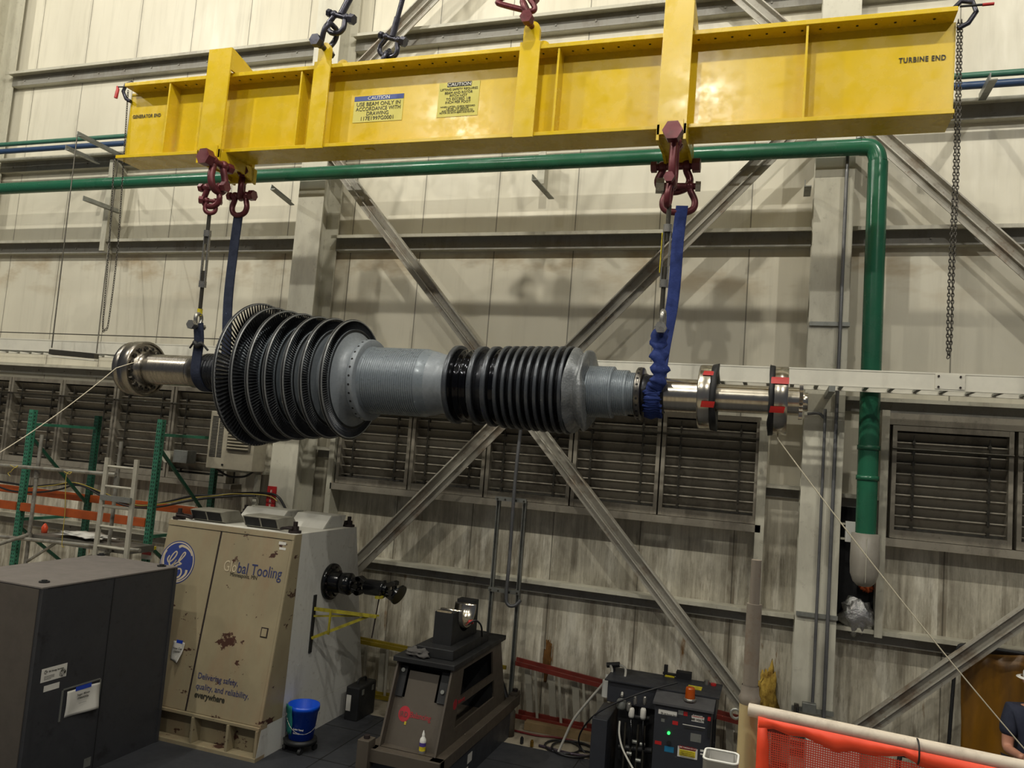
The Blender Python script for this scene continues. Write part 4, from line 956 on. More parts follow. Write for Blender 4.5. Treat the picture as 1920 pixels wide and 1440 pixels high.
# universal joint shaft
US = thing('cardan_shaft', 'black universal joint shaft sticking out of the cabinet side', 'drive shaft', (-4.8, 8.13, 1.66))
UO = (0, 8.13, 1.66)
def LU(pr, name, mat=m_blackgl, n=36, o=UO, **k): return MB().lathe(pr, o, n, **k).build(name, mat, US)
LU([(-4.80, .02), (-4.80, .205), (-4.765, .205), (-4.76, .17), (-4.755, .12), (-4.66, .115), (-4.655, .10), (-4.655, .01)], 'mounting_flange')
mb = MB()
for k in range(10): a = 2*PI*k/10; mb.cyl((-4.762, 8.13+.17*math.cos(a), 1.66+.17*math.sin(a)), (-4.748, 8.13+.17*math.cos(a), 1.66+.17*math.sin(a)), .013, n=6)
mb.build('flange_bolts', m_rustd, US)
LU([(-4.655, .105), (-4.63, .12), (-4.54, .125), (-4.52, .105), (-4.52, .02)], 'gear_coupling')
def yoke(x, sgn, name):
    mb = MB()
    for s in (-1, 1): mb.prism([(x, 8.13-.05, 1.66+s*.06), (x+sgn*.10, 8.13-.05, 1.66+s*.11), (x+sgn*.14, 8.13-.05, 1.66+s*.10), (x+sgn*.14, 8.13-.05, 1.66+s*.055), (x+sgn*.03, 8.13-.05, 1.66+s*.03)], (0, .10, 0))
    mb.lathe([(x-sgn*.02, .01), (x-sgn*.02, .075), (x+sgn*.03, .07), (x+sgn*.03, .01)], UO, 24); mb.build(name, m_blackgl, US, .006)
yoke(-4.53, 1, 'yoke'); yoke(-4.32, -1, 'yoke')
MB().cyl((-4.425, 8.03, 1.66), (-4.425, 8.23, 1.66), .03).cyl((-4.425, 8.13, 1.56), (-4.425, 8.13, 1.76), .03).build('cross_pin', m_blackgl, US)
LU([(-4.34, .06), (-4.33, .088), (-4.13, .088), (-4.12, .098), (-4.10, .098), (-4.09, .06)], 'shaft_tube')
UO2 = (0, 8.13, 1.66)
yoke(-4.09, 1, 'yoke'); MB().cyl((-3.98, 8.03, 1.65), (-3.98, 8.23, 1.65), .028).cyl((-3.98, 8.13, 1.56), (-3.98, 8.13, 1.74), .028).build('cross_pin', m_blackgl, US)
mb = MB(); c = V(-3.955, 8.13, 1.64); nrm = V(1, -.12, -.45).normalized(); mb.cyl(c-nrm*.03, c+nrm*.03, .05, n=20).cyl(c+nrm*.03, c+nrm*.055, .115, n=28); mb.build('end_flange', m_blackgl, US)
# yellow support stand bolted to the side
ST_ = thing('yellow_support_stand', 'yellow bracket arm with a threaded rod, bolted to the cabinet side under the black shaft', 'stand', (-4.8, 7.95, 1.3))
MB().box(-4.8, -4.785, 7.80, 7.85, .92, 1.55).build('mounting_bar', m_black, ST_)
e1 = P(706, 1156, y=8.0)
MB().bar((-4.785, 7.82, 1.40), e1, .025, .035).bar((-4.785, 7.82, 1.32), e1+V(0, .06, 0), .012, .02).build('top_arm', m_yst, ST_)
MB().bar((-4.785, 7.82, 1.08), e1-V(.1, 0, .01), .02, .03).bar((-4.60, 7.85, 1.14), (-4.60, 7.86, 1.40), .02, .02, up=(0, 1, 0)).build('lower_arm', m_yst, ST_)
MB().cyl(P(713, 1110, y=8.02), P(697, 1196, y=8.02), .008, n=8).build('threaded_rod', m_rustd, ST_)
MB().cyl(P(711, 1118, y=8.02), P(711, 1122, y=8.02), .05, n=14).build('cradle_pad', m_yst, ST_)
# ------------------------------------------------------------------ charcoal cabinet, foreground left
K0, K1, KY0, KY1, KT = -7.9, -5.98, 5.34, 6.97, 1.815
KB = thing('charcoal_cabinet', 'large charcoal steel cabinet in the left corner, with stickers on its side', 'cabinet', (-6.5, 6.1, 0))
K0 = -7.06
MB().box(K0, K1, KY0, KY1, 0, KT-.012).build('body', m_blkbox, KB, .004)
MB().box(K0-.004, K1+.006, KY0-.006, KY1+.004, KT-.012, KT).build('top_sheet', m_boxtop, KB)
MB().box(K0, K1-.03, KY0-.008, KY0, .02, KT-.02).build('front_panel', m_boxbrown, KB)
MB().box(K1, K1+.012, KY0, KY0+.05, 0, KT-.015).build('corner_angle', m_blkbox, KB); MB().box(K1, K1+.010, KY1-.04, KY1, 0, KT-.015).build('corner_angle', m_blkbox, KB)
MB().box(K1, K1+.004, 6.13, 6.138, .02, KT-.02).build('panel_joint', m_darkhole, KB)
for u, v in ((83, 1092), (190, 1041), (303, 1062)):
    p = P(u, v, z=KT); MB().cyl((p.x, p.y, KT), (p.x, p.y, KT+.012), .045, n=14).cyl((p.x, p.y, KT+.012), (p.x, p.y, KT+.022), .025, n=6).build('top_plug', m_black, KB)
def SP(u, v, off=0): q = P(u, v, x=K1); return V(K1+off, q.y, q.z)
KR, KN = V(0, 1, 0), V(1, 0, 0)
def spanel(u0, v0, u1, v1, name, mat, par, off=.001, th=.0012):
    a, b = SP(u0, v0), SP(u1, v1); return MB().box(K1+off, K1+off+th, min(a.y, b.y), max(a.y, b.y), min(a.z, b.z), max(a.z, b.z)).build(name, mat, par)
s = spanel(77, 1261, 124, 1268, 'sticker', m_paper, KB)
a, b = SP(76, 1258), SP(124, 1269); 
D.objects.remove(s)
ysk0, ysk1, zsk0, zsk1 = SP(76, 1275).y, SP(125, 1255).y, SP(76, 1281).z, SP(76, 1256).z
s = MB().box(K1, K1+.002, ysk0, ysk1, zsk0, zsk1).build('sticker', m_paper, KB)
wk = ysk1-ysk0; hk = zsk1-zsk0
emblem((K1+.002, ysk0+wk*.16, zsk0+hk*.72), KR, UZ, KN, hk*.15, s, m_ink, m_paper)
text('lettering', 'GE Energy Services', (K1+.002, ysk0+wk*.27, zsk0+hk*.66), KR, UZ, hk*.17, m_ink, s)
for k in range(4): MB().box(K1+.002, K1+.0026, ysk0+wk*.12, ysk0+wk*(.52 if k < 3 else .4), zsk0+hk*(.38-.08*k), zsk0+hk*(.41-.08*k)).build('small_print', m_ink, s)
mb_e = emblem((K1+.003, ysk0+wk*.84, zsk0+hk*.36), KR, UZ, KN, hk*.30, s, m_ink, m_paper)
s2_ = MB().box(K1, K1+.002, SP(82, 1290).y, SP(111, 1284).y, SP(82, 1298).z, SP(82, 1287).z).build('sticker', m_paper, KB, label='small worn sticker below the larger one')
# notice holder frame and notice
y0, y1, z0, z1 = SP(114, 1330).y, SP(187, 1275).y, SP(114, 1352).z, SP(114, 1296).z
MB().box(K1, K1+.008, y0-.015, y0, z0, z1).box(K1, K1+.008, y1, y1+.012, z0+.03, z1).box(K1, K1+.008, y0, y1, z1, z1+.012).build('notice_frame', m_galv, KB)
notice((K1+.006, (y0+y1)/2+.01, (z0+z1)/2+.0), KR, UZ, KN, (y1-y0)*.86, (z1-z0)*.86, m_paper, 'crumpled white notice with blue tape on the side of the charcoal cabinet', [('Sugar 40mm', .22, .028), ('IT0004252a', .08, .026), ('-------------', -.1, .02)], curl=.6)
s = MB().box(K1, K1+.002, SP(157, 1430).y, SP(170, 1424).y, SP(157, 1440).z, SP(157, 1424).z).build('sticker', m_galv, KB)
# ------------------------------------------------------------------ balancing pedestal
PX0, PX1 = -3.47, -2.87; PZ0, PZ1 = .42, 1.16
PD = thing('balancing_pedestal', 'grey-brown bearing pedestal with red badge and black top, standing on a rail base', 'pedestal', (-3.17, 8, 0))
def pf(z): return 7.03+(7.30-7.03)*(z-.40)/.76
def pb(z): return 9.03-(9.03-8.72)*(z-.40)/.74
def sband(x, z0, z1, ya0, yb0, ya1, yb1, name='side_plate', th=.02):
    return [(x, ya0, z0), (x, ya1, z1), (x, yb1, z1), (x, yb0, z0)]
for x in (PX0, PX1-.02):
    mb = MB()
    def yy(f, z): return pf(z)+(pb(z)-pf(z))*f
    for z0, z1, f0, f1 in ((PZ0, .56, 0, 1), (.76, .84, 0, 1), (1.10, PZ1, 0, 1), (.56, .76, 0, .20), (.56, .76, .82, 1), (.84, 1.10, 0, .22), (.84, 1.10, .80, 1)):
        mb.prism([(x, yy(f0, z0), z0), (x, yy(f0, z1), z1), (x, yy(f1, z1), z1), (x, yy(f1, z0), z0)], (.02, 0, 0))
    mb.build('side_plate', m_ped, PD)
def pfr(z0, z1, x0, x1, off, th, name, mat, par=PD):
    n = V(0, -.76, .27).normalized(); a = V(x0, pf(z0), z0)+n*off; b = V(x0, pf(z1), z1)+n*off
    return MB().prism([a, b, b+n*th, a+n*th], (x1-x0, 0, 0)).build(name, mat, par)
front = pfr(PZ0, .86, PX0+.02, PX1-.02, -.10, .012, 'front_plate', m_ped)
pfr(.86, 1.10, PX0+.12, PX1-.16, -.10, .012, 'inner_plate', m_ped); pfr(.86, 1.13, PX0+.02, PX0+.10, -.09, .02, 'slotted_bar', m_black); pfr(.86, 1.13, PX1-.13, PX1-.04, -.09, .02, 'slotted_bar', m_black)
MB().box(PX0+.02, PX1-.02, 7.45, 7.46, PZ0, PZ1).build('inner_rib', m_darkhole, PD); MB().box(PX0+.02, PX1-.02, 8.6, 8.61, PZ0, PZ1).build('inner_rib', m_darkhole, PD)
PFN = V(0, -.76, .27).normalized(); PFU = V(0, .27, .76).normalized()
def pfp(x, z, off): return V(x, pf(z), z)+PFN*off
c = pfp(PX0+.16, .72, -.086); mb = MB(); mb.add([c+RX*.062*math.cos(2*PI*i/32)+PFU*.072*math.sin(2*PI*i/32) for i in range(32)], [tuple(range(32))]).build('badge', m_pedred, front, solid=.001)
text('lettering', 'IRD', pfp(PX0+.115, .695, -.084), RX, PFU, .07, m_ped, front, sx=.8); text('lettering', 'Balancing', pfp(PX0+.225, .70, -.087), RX, PFU, .075, m_pedred, front, sx=.80)
MB().obox(pfp(PX0+.19, .645, -.084), RX, PFU, PFN, .02, .03, .002).build('tag', m_yel, front)
for x, z in ((PX0+.06, 1.09), (PX1-.085, .96)):
    q = pfp(x, z, -.066); MB().cyl(q, q+PFN*.012, .02, n=12).build('bolt', m_galv, PD)
c = V(PX1+.0005, 7.43, .80); mb = MB(); mb.add([c+V(0, 1, 0)*.05*math.cos(2*PI*i/32)+UZ*.05*math.sin(2*PI*i/32) for i in range(32)], [tuple(range(32))]).build('side_badge', m_pedred, PD, solid=.001)
text('lettering', 'Balancing', (PX1+.002, 7.50, .785), KR, UZ, .055, m_pedred, PD, sx=.9)
MB().prism([(PX0-.03, 7.26, PZ1), (PX0-.03, 7.26, PZ1+.05), (PX0-.03, 8.80, PZ1+.05), (PX0-.03, 8.80, PZ1)], (PX1-PX0+.06, 0, 0)).build('top_plate', m_black, PD, .006)
# lower rail base
MB().box(PX0-.10, PX0+.02, 6.95, 9.25, .30, .42).box(PX1-.03, PX1+.09, 6.95, 9.35, .30, .42).box(PX0-.1, PX1+.09, 6.93, 7.05, .30, .42).box(PX0, PX1, 7.03, 9.1, .36, .42).build('base_frame', m_ped, PD, .005)
MB().box(PX0-.14, PX0-.02, 6.88, 7.02, .24, .50).build('clamp_block', m_ped, PD, .005); MB().box(PX1+.0, PX1+.08, 9.22, 9.36, .42, .46).build('clamp_block', m_ped, PD, .005)
mb = MB()
for q in ((PX0-.08, 6.95, .50), (PX1+.04, 9.29, .46)): mb.cyl(q, V(*q)+V(0, 0, .03), .03, n=6)
mb.build('bolt', m_rustd, PD)
bx = MB().box(PX0-.06, PX1+.07, 7.0, 9.2, 0, .30).build('foundation_box', M('slate_grey_box', '33363c', .5, var=.2), PD, .004)
for y0, z0, w_, h_ in ((7.72, .15, .12, .09), (7.62, .03, .13, .09)): MB().box(PX1+.07, PX1+.072, y0, y0+w_, z0, z0+h_).build('torn_sticker', m_paper, bx)
# bearing block with half shell
BB = thing('bearing_block', 'black bearing block with a shiny half shell on top of the pedestal', 'bearing block', (-3.13, 7.95, 1.21))
zb = PZ1+.05; bx0, bx1 = -3.22, -3.02; yc, zc, rr = 7.93, 1.61, .215
MB().box(bx0-.1, bx1+.10, 7.40, 8.42, zb, zb+.10).build('base', m_black, BB, .008)
poly = [(bx0, 7.56, zb+.10), (bx0, 7.56, zc+.05), (bx0, yc-rr, zc+.05)] + [(bx0, yc-rr*math.cos(PI*i/20), zc-rr*math.sin(PI*i/20)) for i in range(21)] + [(bx0, yc+rr, zc+.05), (bx0, 8.28, zc+.05), (bx0, 8.28, zb+.10)]
mb = MB(); m = len(poly)
# split the concave profile into quads fan-wise
for i in range(20):
    a0, a1 = PI*i/20, PI*(i+1)/20; q0 = (yc-rr*math.cos(a0), zc-rr*math.sin(a0)); q1 = (yc-rr*math.cos(a1), zc-rr*math.sin(a1))
    mb.prism([(bx0, q0[0], zb+.10), (bx0, q0[0], q0[1]), (bx0, q1[0], q1[1]), (bx0, q1[0], zb+.10)], (bx1-bx0, 0, 0))
mb.box(bx0, bx1, 7.56, yc-rr, zb+.10, zc+.02).box(bx0, bx1, yc+rr, 8.28, zb+.10, zc+.06)
mb.build('saddle', m_black, BB)
vs = []
for i in range(25):
    a = PI*i/24
    for x in (bx0-.01, bx1+.03):
        for r in (rr-.002, rr-.028): vs.append((x, yc-r*math.cos(a), zc+.03-r*math.sin(a)))
MB().add(vs, [(i*4+p, i*4+q, i*4+4+q, i*4+4+p) for i in range(24) for p, q in ((0, 1), (1, 3), (3, 2), (2, 0))] + [(0, 1, 3, 2), (96, 97, 99, 98)], True).build('half_shell', m_steel, BB)
MB().box(bx0+.02, bx1-.02, 7.56, 7.60, zc+.02, zc+.035).build('joint_face', m_steel, BB)
MB().tube(smooth_path([(bx1+.02, 7.98, 1.46), (bx1+.08, 8.0, 1.50), (bx1+.12, 8.08, 1.44), (bx1+.10, 8.2, 1.30)], 5), .010).build('probe_lead', m_cable, BB)
MB().cyl((bx1, 8.02, 1.47), (bx1+.05, 8.03, 1.475), .022, n=10).build('red_plug', m_redpaint, BB)
q = MB().tube(smooth_path([(-3.0, 7.62, zb+.012), (-2.97, 7.75, zb+.04), (-3.0, 7.86, zb+.012), (-2.95, 7.98, zb+.035)], 5), .009).tube([(-2.98, 7.58, zb+.01), (-2.93, 7.8, zb+.012)], .012).build('bright_wrenches', m_steel)
tag(q, 'bright hand tools lying beside the bearing block on the pedestal', 'tools')
q = lump('grey_rag', (-3.30, 7.42, zb+.03), .13, .12, .045, M('dirty_rag', '4c4a48', .95), 4, None, .6); tag(q, 'crumpled grey rag on the near corner of the pedestal top', 'rag')
# white bottle on the pedestal sill
t = thing('squeeze_bottle', 'small white squeeze bottle with coloured label on the pedestal base', 'bottle', (-3.12, 7.06, .42))
bx_, by_ = -3.03, 7.085
MB().lathe([(0, .001), (0, .030), (.11, .031), (.13, .028), (.155, .012), (.16, .012)], (bx_, by_, .42), 24, 'z').build('bottle', m_white, t)
MB().lathe([(.16, .014), (.175, .013), (.205, .004), (.21, .001)], (bx_, by_, .42), 16, 'z').build('nozzle', m_white, t)
MB().lathe([(.025, .0312), (.065, .0316)], (bx_, by_, .42), 24, 'z').build('yellow_label', m_yel, t); MB().lathe([(.065, .0316), (.10, .0318)], (bx_, by_, .42), 24, 'z').build('purple_label', M('purple_print', '4a3a86', .4), t)
# ------------------------------------------------------------------ blue bucket on a dolly, black case
t = thing('blue_bucket', 'blue plastic bucket with a teal rag over its rim, standing on a black dolly', 'bucket', (-4.44, 7.30, .13))
bc = (-4.62, 7.53, 0)
MB().lathe([(.135, .001), (.135, .128), (.42, .156), (.42, .165), (.435, .165), (.435, .169), (.48, .166), (.48, .158), (.14, .122), (.14, .001)], bc, 40, 'z').build('pail', m_bucket, t)
MB().tube([V(*bc)+V(.17*math.cos(a), .17*math.sin(a), .40-.16*math.sin((a+.9)/PI*PI*.999) if False else .39-.17*max(0, math.sin(a+.9+PI/2))) for a in [-.9-PI/2+PI*i/16 for i in range(17)]], .003, 6).build('handle', m_galvsh, t)
lb = MB().lathe([(.19, .1235), (.33, .136)], bc, 40, 'z'); 
text('lettering', 'Lean hand', (bc[0]-.01, bc[1]-.142, .25), (1, .1, 0), UZ, .028, m_paint_w, t); text('lettering', 'bucket', (bc[0]-.01, bc[1]-.139, .21), (1, .1, 0), UZ, .026, m_paint_w, t)
vs = []
for j in range(9):
    for i in range(7):
        a = -2.5+.75*i/6; r = .176-.03*(j/8)+.008*math.sin(i*2.2+j); vs.append((bc[0]+r*math.cos(a), bc[1]+r*math.sin(a), .486-.29*j/8+.01*math.sin(i*1.7)*(j/8)))
q = MB().add(vs, [(j*7+i, j*7+i+1, (j+1)*7+i+1, (j+1)*7+i) for j in range(8) for i in range(6)], True).build('teal_rag', m_cloth, None, solid=.008); tag(q, 'teal rag hanging over the rim of the blue bucket', 'rag')
t = thing('bucket_dolly', 'low black dolly under the blue bucket with a looped strap', 'dolly', (-4.62, 7.53, 0))
MB().lathe([(.09, .02), (.09, .17), (.13, .17), (.13, .02)], bc, 28, 'z').build('deck', m_black, t)
for a in (.5, 2.1, 3.7, 5.3):
    x, y = bc[0]+.15*math.cos(a), bc[1]+.15*math.sin(a); MB().cyl((x-.015, y, .035), (x+.015, y, .035), .035, n=14).cyl((x, y, .05), (x, y, .10), .012).build('wheel', m_black, t)
MB().tube(smooth_path([(bc[0]-.15, bc[1]-.06, .10), (bc[0]-.30, bc[1]-.02, .16), (bc[0]-.33, bc[1]+.05, .08), (bc[0]-.25, bc[1]+.0, .03), (bc[0]-.12, bc[1]-.1, .05)], 5), .008).build('strap', m_cable, t)
t = thing('black_tool_case', 'black hard case standing upright against the cabinet side', 'case', (-4.62, 8.75, 0))
MB().box(-4.70, -4.52, 8.55, 8.98, 0, .40).build('shell', m_black, t, .02); MB().tube(smooth_path([(-4.61, 8.66, .40), (-4.61, 8.68, .45), (-4.61, 8.84, .45), (-4.61, 8.86, .40)], 4), .012).build('handle', m_black, t)
MB().box(-4.68, -4.62, 8.546, 8.55, .12, .30).build('label_plate', m_paper, t); MB().box(-4.522, -4.512, 8.62, 8.66, .3, .36).box(-4.522, -4.512, 8.86, 8.90, .3, .36).build('latch', m_galv, t)
# ------------------------------------------------------------------ ladders lying along the wall
def step_ladder(name, label, A, B, C, E, yd, rail, nsteps, rw=.07):
    """A-B top rail, C-E bottom rail (left to right), yd depth toward the hall"""
    t = thing(name, label, 'ladder', C); A, B, C, E = map(Vector, (A, B, C, E)); dy = V(0, -yd, 0)
    for p, q in ((A, B), (C, E)): MB().bar(p, q, .03, rw).build('front_rail', rail, t); MB().bar(p+dy, q+dy, .025, .05).build('rear_rail', rail, t)
    for i in range(nsteps):
        f = (i+.5)/nsteps; MB().bar(A.lerp(B, f), C.lerp(E, f), .02, .085, up=(1, 0, 0)).build('step', m_alu, t)
        f = (i+.95)/nsteps
        if f < 1: MB().bar((A.lerp(B, f)+dy), (C.lerp(E, f)+dy), .015, .03, up=(1, 0, 0)).build('rear_bar', m_alu, t)
        MB().bar(A.lerp(B, f-.3/nsteps)-V(0, .02, .02), A.lerp(B, f-.02)-V(0, .02, .16), .006, .02).build('spreader', m_hood, t)
    return t
step_ladder('red_step_ladder', 'red step ladder lying on its side along the wall behind the black power unit', (-2.98, 9.72, .71), (1.0, 9.74, .36), (-2.88, 9.66, .10), (1.0, 9.70, .05), .14, m_ladred, 13)
step_ladder('yellow_step_ladder', 'yellow step ladder lying on its side by the wall, left of the pedestal', (-5.3, 9.68, .66), (-3.1, 9.70, .60), (-5.2, 9.55, .045), (-3.1, 9.6, .03), .14, m_ladyel, 7, .045)
q = MB().bar((-2.72, 9.46, .05), (-1.75, 9.50, .04), .16, .09).build('timber_block', M('pale_timber', '8a7452', .8, var=.3)); tag(q, 'pale timber beam on the floor in front of the red ladder', 'timber')
q = MB().lathe([(0, .01), (0, .075), (.28, .07), (.30, .05), (.30, .01)], (-2.83, 9.12, 0), 20, 'z').build('drum_post', m_ped); tag(q, 'short grey post at the foot of the strut frame', 'post')
pipe('cable_bundle', 'black cable bundle falling behind the short grey post', [(-3.02, 9.2, .62), (-2.95, 9.18, .5), (-2.86, 9.14, .33)], .035, m_cable, 'cable', smooth=4)
pipe('red_hose', 'red hose snaking on the concrete near the wall', [(-3.3, 9.35, .015), (-2.6, 9.25, .015), (-2.2, 9.32, .015), (-1.7, 9.2, .015), (-1.5, 9.0, .015)], .012, M('red_hose_rubber', '6a1a1e', .5), 'hose', smooth=6)
pipe('coiled_cable', 'dark cable coiled on the floor in front of the red ladder', ringpath((-2.15, 9.05, .02), .20, 'z', 20) + [p*1 for p in ringpath((-2.02, 9.02, .03), .24, 'z', 20)] + [V(-1.7, 8.95, .02)], .012, m_cable, 'cable')
pipe('purple_cord', 'dark purple cord crossing the floor to the power unit', [(-2.4, 8.95, .02), (-2.0, 8.9, .02), (-1.6, 8.95, .03), (-1.45, 8.8, .05)], .014, M('purple_rubber', '2e1f30', .5), 'cable', smooth=5)
for (x, y, lb_, mt) in ((-2.60, 8.93, 'small black connector with a white cap on the floor edge', m_black), (-2.47, 8.90, 'small brass fitting on the floor edge', M('brass', 'b08a3a', .3, .9))):
    q = MB().cyl((x, y, .012), (x, y, .07), .02, n=10).cyl((x, y, .07), (x, y, .085), .012, n=10).build('floor_fitting', mt); tag(q, lb_, 'fitting')
# ------------------------------------------------------------------ lubrication power unit
HU = thing('power_unit', 'black hydraulic power unit with tank, pump and a stickered control box', 'power unit', (-1.1, 8.6, 0))
m_unit = M('charcoal_unit_paint', '2b2d33', .45, var=.25)
MB().box(-1.57, -.46, 8.46, 8.95, .78, 1.0).build('tank', m_unit, HU, .006); MB().box(-1.6, -.43, 8.43, 8.98, .998, 1.01).build('tank_lid', m_unit, HU)
MB().box(-1.7, -.40, 8.1, 8.95, 0, .06).build('skid', m_black, HU)
for x, y in ((-1.5, 8.85), (-.5, 8.85), (-1.2, 8.5), (-.5, 8.5)): MB().box(x-.03, x+.03, y-.03, y+.03, .06, .78).build('leg', m_black, HU)
def ux(u, v=1340): return P(u, v, y=8.2).x
def up(u, v): return P(u, v, y=8.2)
cx0, cx1, cz = up(1228, 1330).x, up(1334, 1345).x, .945
CBX = MB().box(cx0, cx1, 8.2, 8.42, .06, cz).build('control_box', m_unit, HU, .004)
MB().prism([(cx0-.02, 8.17, cz), (cx0-.02, 8.45, cz+.05), (cx0-.02, 8.45, cz+.03), (cx0-.02, 8.17, cz-.02)][::-1], (cx1-cx0+.04, 0, 0)).build('sloping_lid', M('dusty_lid', '4a4a4c', .6), CBX)
q = V((cx0+cx1)/2+.05, 8.31, cz+.03)
MB().lathe([(0, .06), (.02, .062), (.025, .052)], q, 24, 'z').build('beacon_base', m_galvsh, CBX); MB().lathe([(.022, .05), (.11, .047), (.13, .04), (.135, .001)], q, 24, 'z').build('beacon_dome', m_amber, CBX)
def stick(u0, v0, u1, v1, mat, name='sticker', par=CBX, off=.001):
    a, b = up(u0, v0), up(u1, v1); return MB().box(a.x, b.x, 8.2-off-.001, 8.2-off, b.z, a.z).build(name, mat, par)
s = stick(1235, 1329, 1269, 1344, m_paper); a = up(1239, 1334); text('lettering', 'GE Energy Services', (a.x+.03, 8.197, a.z-.02), RX, UZ, .020, m_ink, s)
emblem((a.x+.012, 8.1985, a.z-.012), RX, UZ, (0, -1, 0), .012, s, m_ink, m_paper)
for k in range(3): MB().box(a.x, a.x+.07, 8.1975, 8.198, a.z-.04-.012*k, a.z-.036-.012*k).build('small_print', m_ink, s)
stick(1272, 1331, 1281, 1341, m_galv); stick(1282, 1334, 1289, 1343, m_redpaint)
s = stick(1297, 1341, 1320, 1356, m_paper, 'danger_sign'); a, b = up(1298, 1341), up(1319, 1347)
MB().box(a.x, b.x, 8.197, 8.198, b.z, a.z-.003).build('danger_band', m_redpaint, s); text('lettering', 'DANGER', ((a.x+b.x)/2, 8.196, b.z+.006), RX, UZ, .024, m_paint_w, s, 'CENTER'); text('lettering', '480 VOLTS', ((a.x+b.x)/2, 8.196, b.z-.032), RX, UZ, .028, m_ink, s, 'CENTER', bold=.0006)
s = stick(1280, 1357, 1322, 1366, m_paper, 'strip_label'); a = up(1283, 1363); text('lettering', 'LUBE OIL SYSTEM', (a.x, 8.197, a.z-.008), RX, UZ, .024, m_ink, s)
s = stick(1295, 1374, 1314, 1393, m_galv, 'name_plate')
s = stick(1271, 1398, 1307, 1425, m_paper, 'caution_sign'); a, b = up(1274, 1401), up(1304, 1409)
MB().box(a.x, b.x, 8.197, 8.198, b.z, a.z).build('caution_band', M('dark_red_band', '6a1a10', .5), s); text('lettering', 'CAUTION', ((a.x+b.x)/2, 8.196, b.z+.010), RX, UZ, .034, m_redpaint, s, 'CENTER', sx=1.1)
c_ = up(1304, 1424); MB().box(a.x, b.x, 8.197, 8.198, c_.z+.012, b.z-.004).build('caution_field', m_yel, s)
for k in range(5): MB().box(a.x+.01, b.x-.01, 8.1962, 8.1965, b.z-.022-.016*k, b.z-.019-.016*k).build('small_print', m_ink, s)
stick(1313, 1405, 1324, 1411, m_paper); stick(1313, 1412, 1324, 1417, m_paper); stick(1228, 1388, 1240, 1397, m_redpaint); stick(1246, 1398, 1263, 1412, M('blue_sticker', '1a6d94', .5)); stick(1240, 1346, 1246, 1354, m_galv); stick(1261, 1351, 1271, 1360, m_redpaint)
q = up(1254, 1374); MB().cyl((q.x, 8.2, q.z), (q.x, 8.185, q.z), .014, n=14).build('green_light', m_led, CBX)
q = up(1254, 1392); MB().cyl((q.x, 8.2, q.z), (q.x, 8.18, q.z), .02, n=14).build('push_button', m_black, CBX)
q = up(1330, 1350); MB().box(q.x-.012, q.x+.012, 8.17, 8.2, q.z-.16, q.z).build('lever', m_black, CBX); MB().box(q.x-.014, q.x+.014, 8.165, 8.2, q.z, q.z+.03).build('lever_grip', m_redpaint, CBX)
# pump side: slab guard, filters, regulator
a, b = P(1112, 1345, y=8.25), P(1137, 1440, y=8.25)
MB().box(a.x, a.x+.16, 8.2, 8.8, .06, a.z+.01).build('side_guard', m_unit, HU, .006)
MB().box(a.x+.2, cx0-.04, 8.55, 8.6, .06, .78).build('rear_panel', m_black, HU)
mb = MB()
for u in (1172, 1184, 1196, 1208):
    p = P(u, 1370, y=8.4); mb.cyl((p.x, 8.4, .1), (p.x, 8.4, .62), .012)
mb.build('riser_pipe', m_rodm, HU)
for u, v, r, h, mt in ((1165, 1320, .05, .10, m_galv), (1179, 1325, .028, .09, m_galvsh), (1184, 1336, .03, .10, m_paper), (1206, 1338, .03, .11, m_paper), (1191, 1313, .02, .08, m_galvsh), (1209, 1313, .02, .08, m_galvsh)):
    p = P(u, v, y=8.36); MB().lathe([(-h/2, .002), (-h/2, r*.8), (-h*.3, r), (h*.3, r), (h/2, r*.7), (h/2, .002)], p, 18, 'z').build('filter_bowl', mt, HU)
MB().cyl(P(1180, 1343, y=8.42), P(1218, 1347, y=8.42), .022).cyl(P(1160, 1400, y=8.42), P(1222, 1408, y=8.42), .03).build('manifold', m_black, HU)
MB().cyl((-1.30, 8.5, .28), (-1.30, 8.8, .28), .13, n=24).build('pump_motor', m_black, HU)
for u, v in ((1185, 1390), (1175, 1412), (1200, 1395), (1192, 1425)):
    p = P(u, v, y=8.30); MB().cyl(p, p+V(.05, 0, .0), .02, n=8).build('fitting', m_galv, HU)
mb = MB().tube(smooth_path([P(1183, 1350, y=8.3), P(1184, 1375, y=8.25), P(1182, 1400, y=8.3)], 5), .012).tube(smooth_path([P(1206, 1352, y=8.3), P(1205, 1380, y=8.25), P(1207, 1405, y=8.3)], 5), .012)
mb.build('hose', m_blackgl, HU)
# breather handle and little valves on the lid
mb = MB().cyl(P(1138, 1247, y=8.85), P(1162, 1246, y=8.85), .028, n=14).bar(P(1150, 1250, y=8.85), (P(1150, 1250, y=8.85).x, 8.85, 1.0), .05, .03, up=(0, 1, 0)); mb.build('breather', m_black, HU)
p = P(1137, 1286, y=8.7); MB().cyl((p.x, 8.7, p.z-.11), (p.x, 8.7, p.z+.06), .045, n=18).cyl((p.x, 8.7, p.z+.06), (p.x, 8.7, p.z+.12), .018, n=10).build('white_filter', m_white, HU)
p = P(1248, 1266, z=1.01); MB().box(p.x-.02, p.x+.02, p.y-.02, p.y+.02, 1.01, 1.12).cyl((p.x-.03, p.y, 1.03), (p.x+.12, p.y, 1.03), .015).build('valve', m_black, HU)
MB().box(p.x, p.x+.10, p.y-.06, p.y-.02, 1.01, 1.02).build('yellow_label', m_yel, HU)
p = P(1282, 1272, z=1.01); MB().box(p.x-.08, p.x+.08, p.y-.05, p.y+.05, 1.01, 1.08).build('junction_box', m_black, HU)
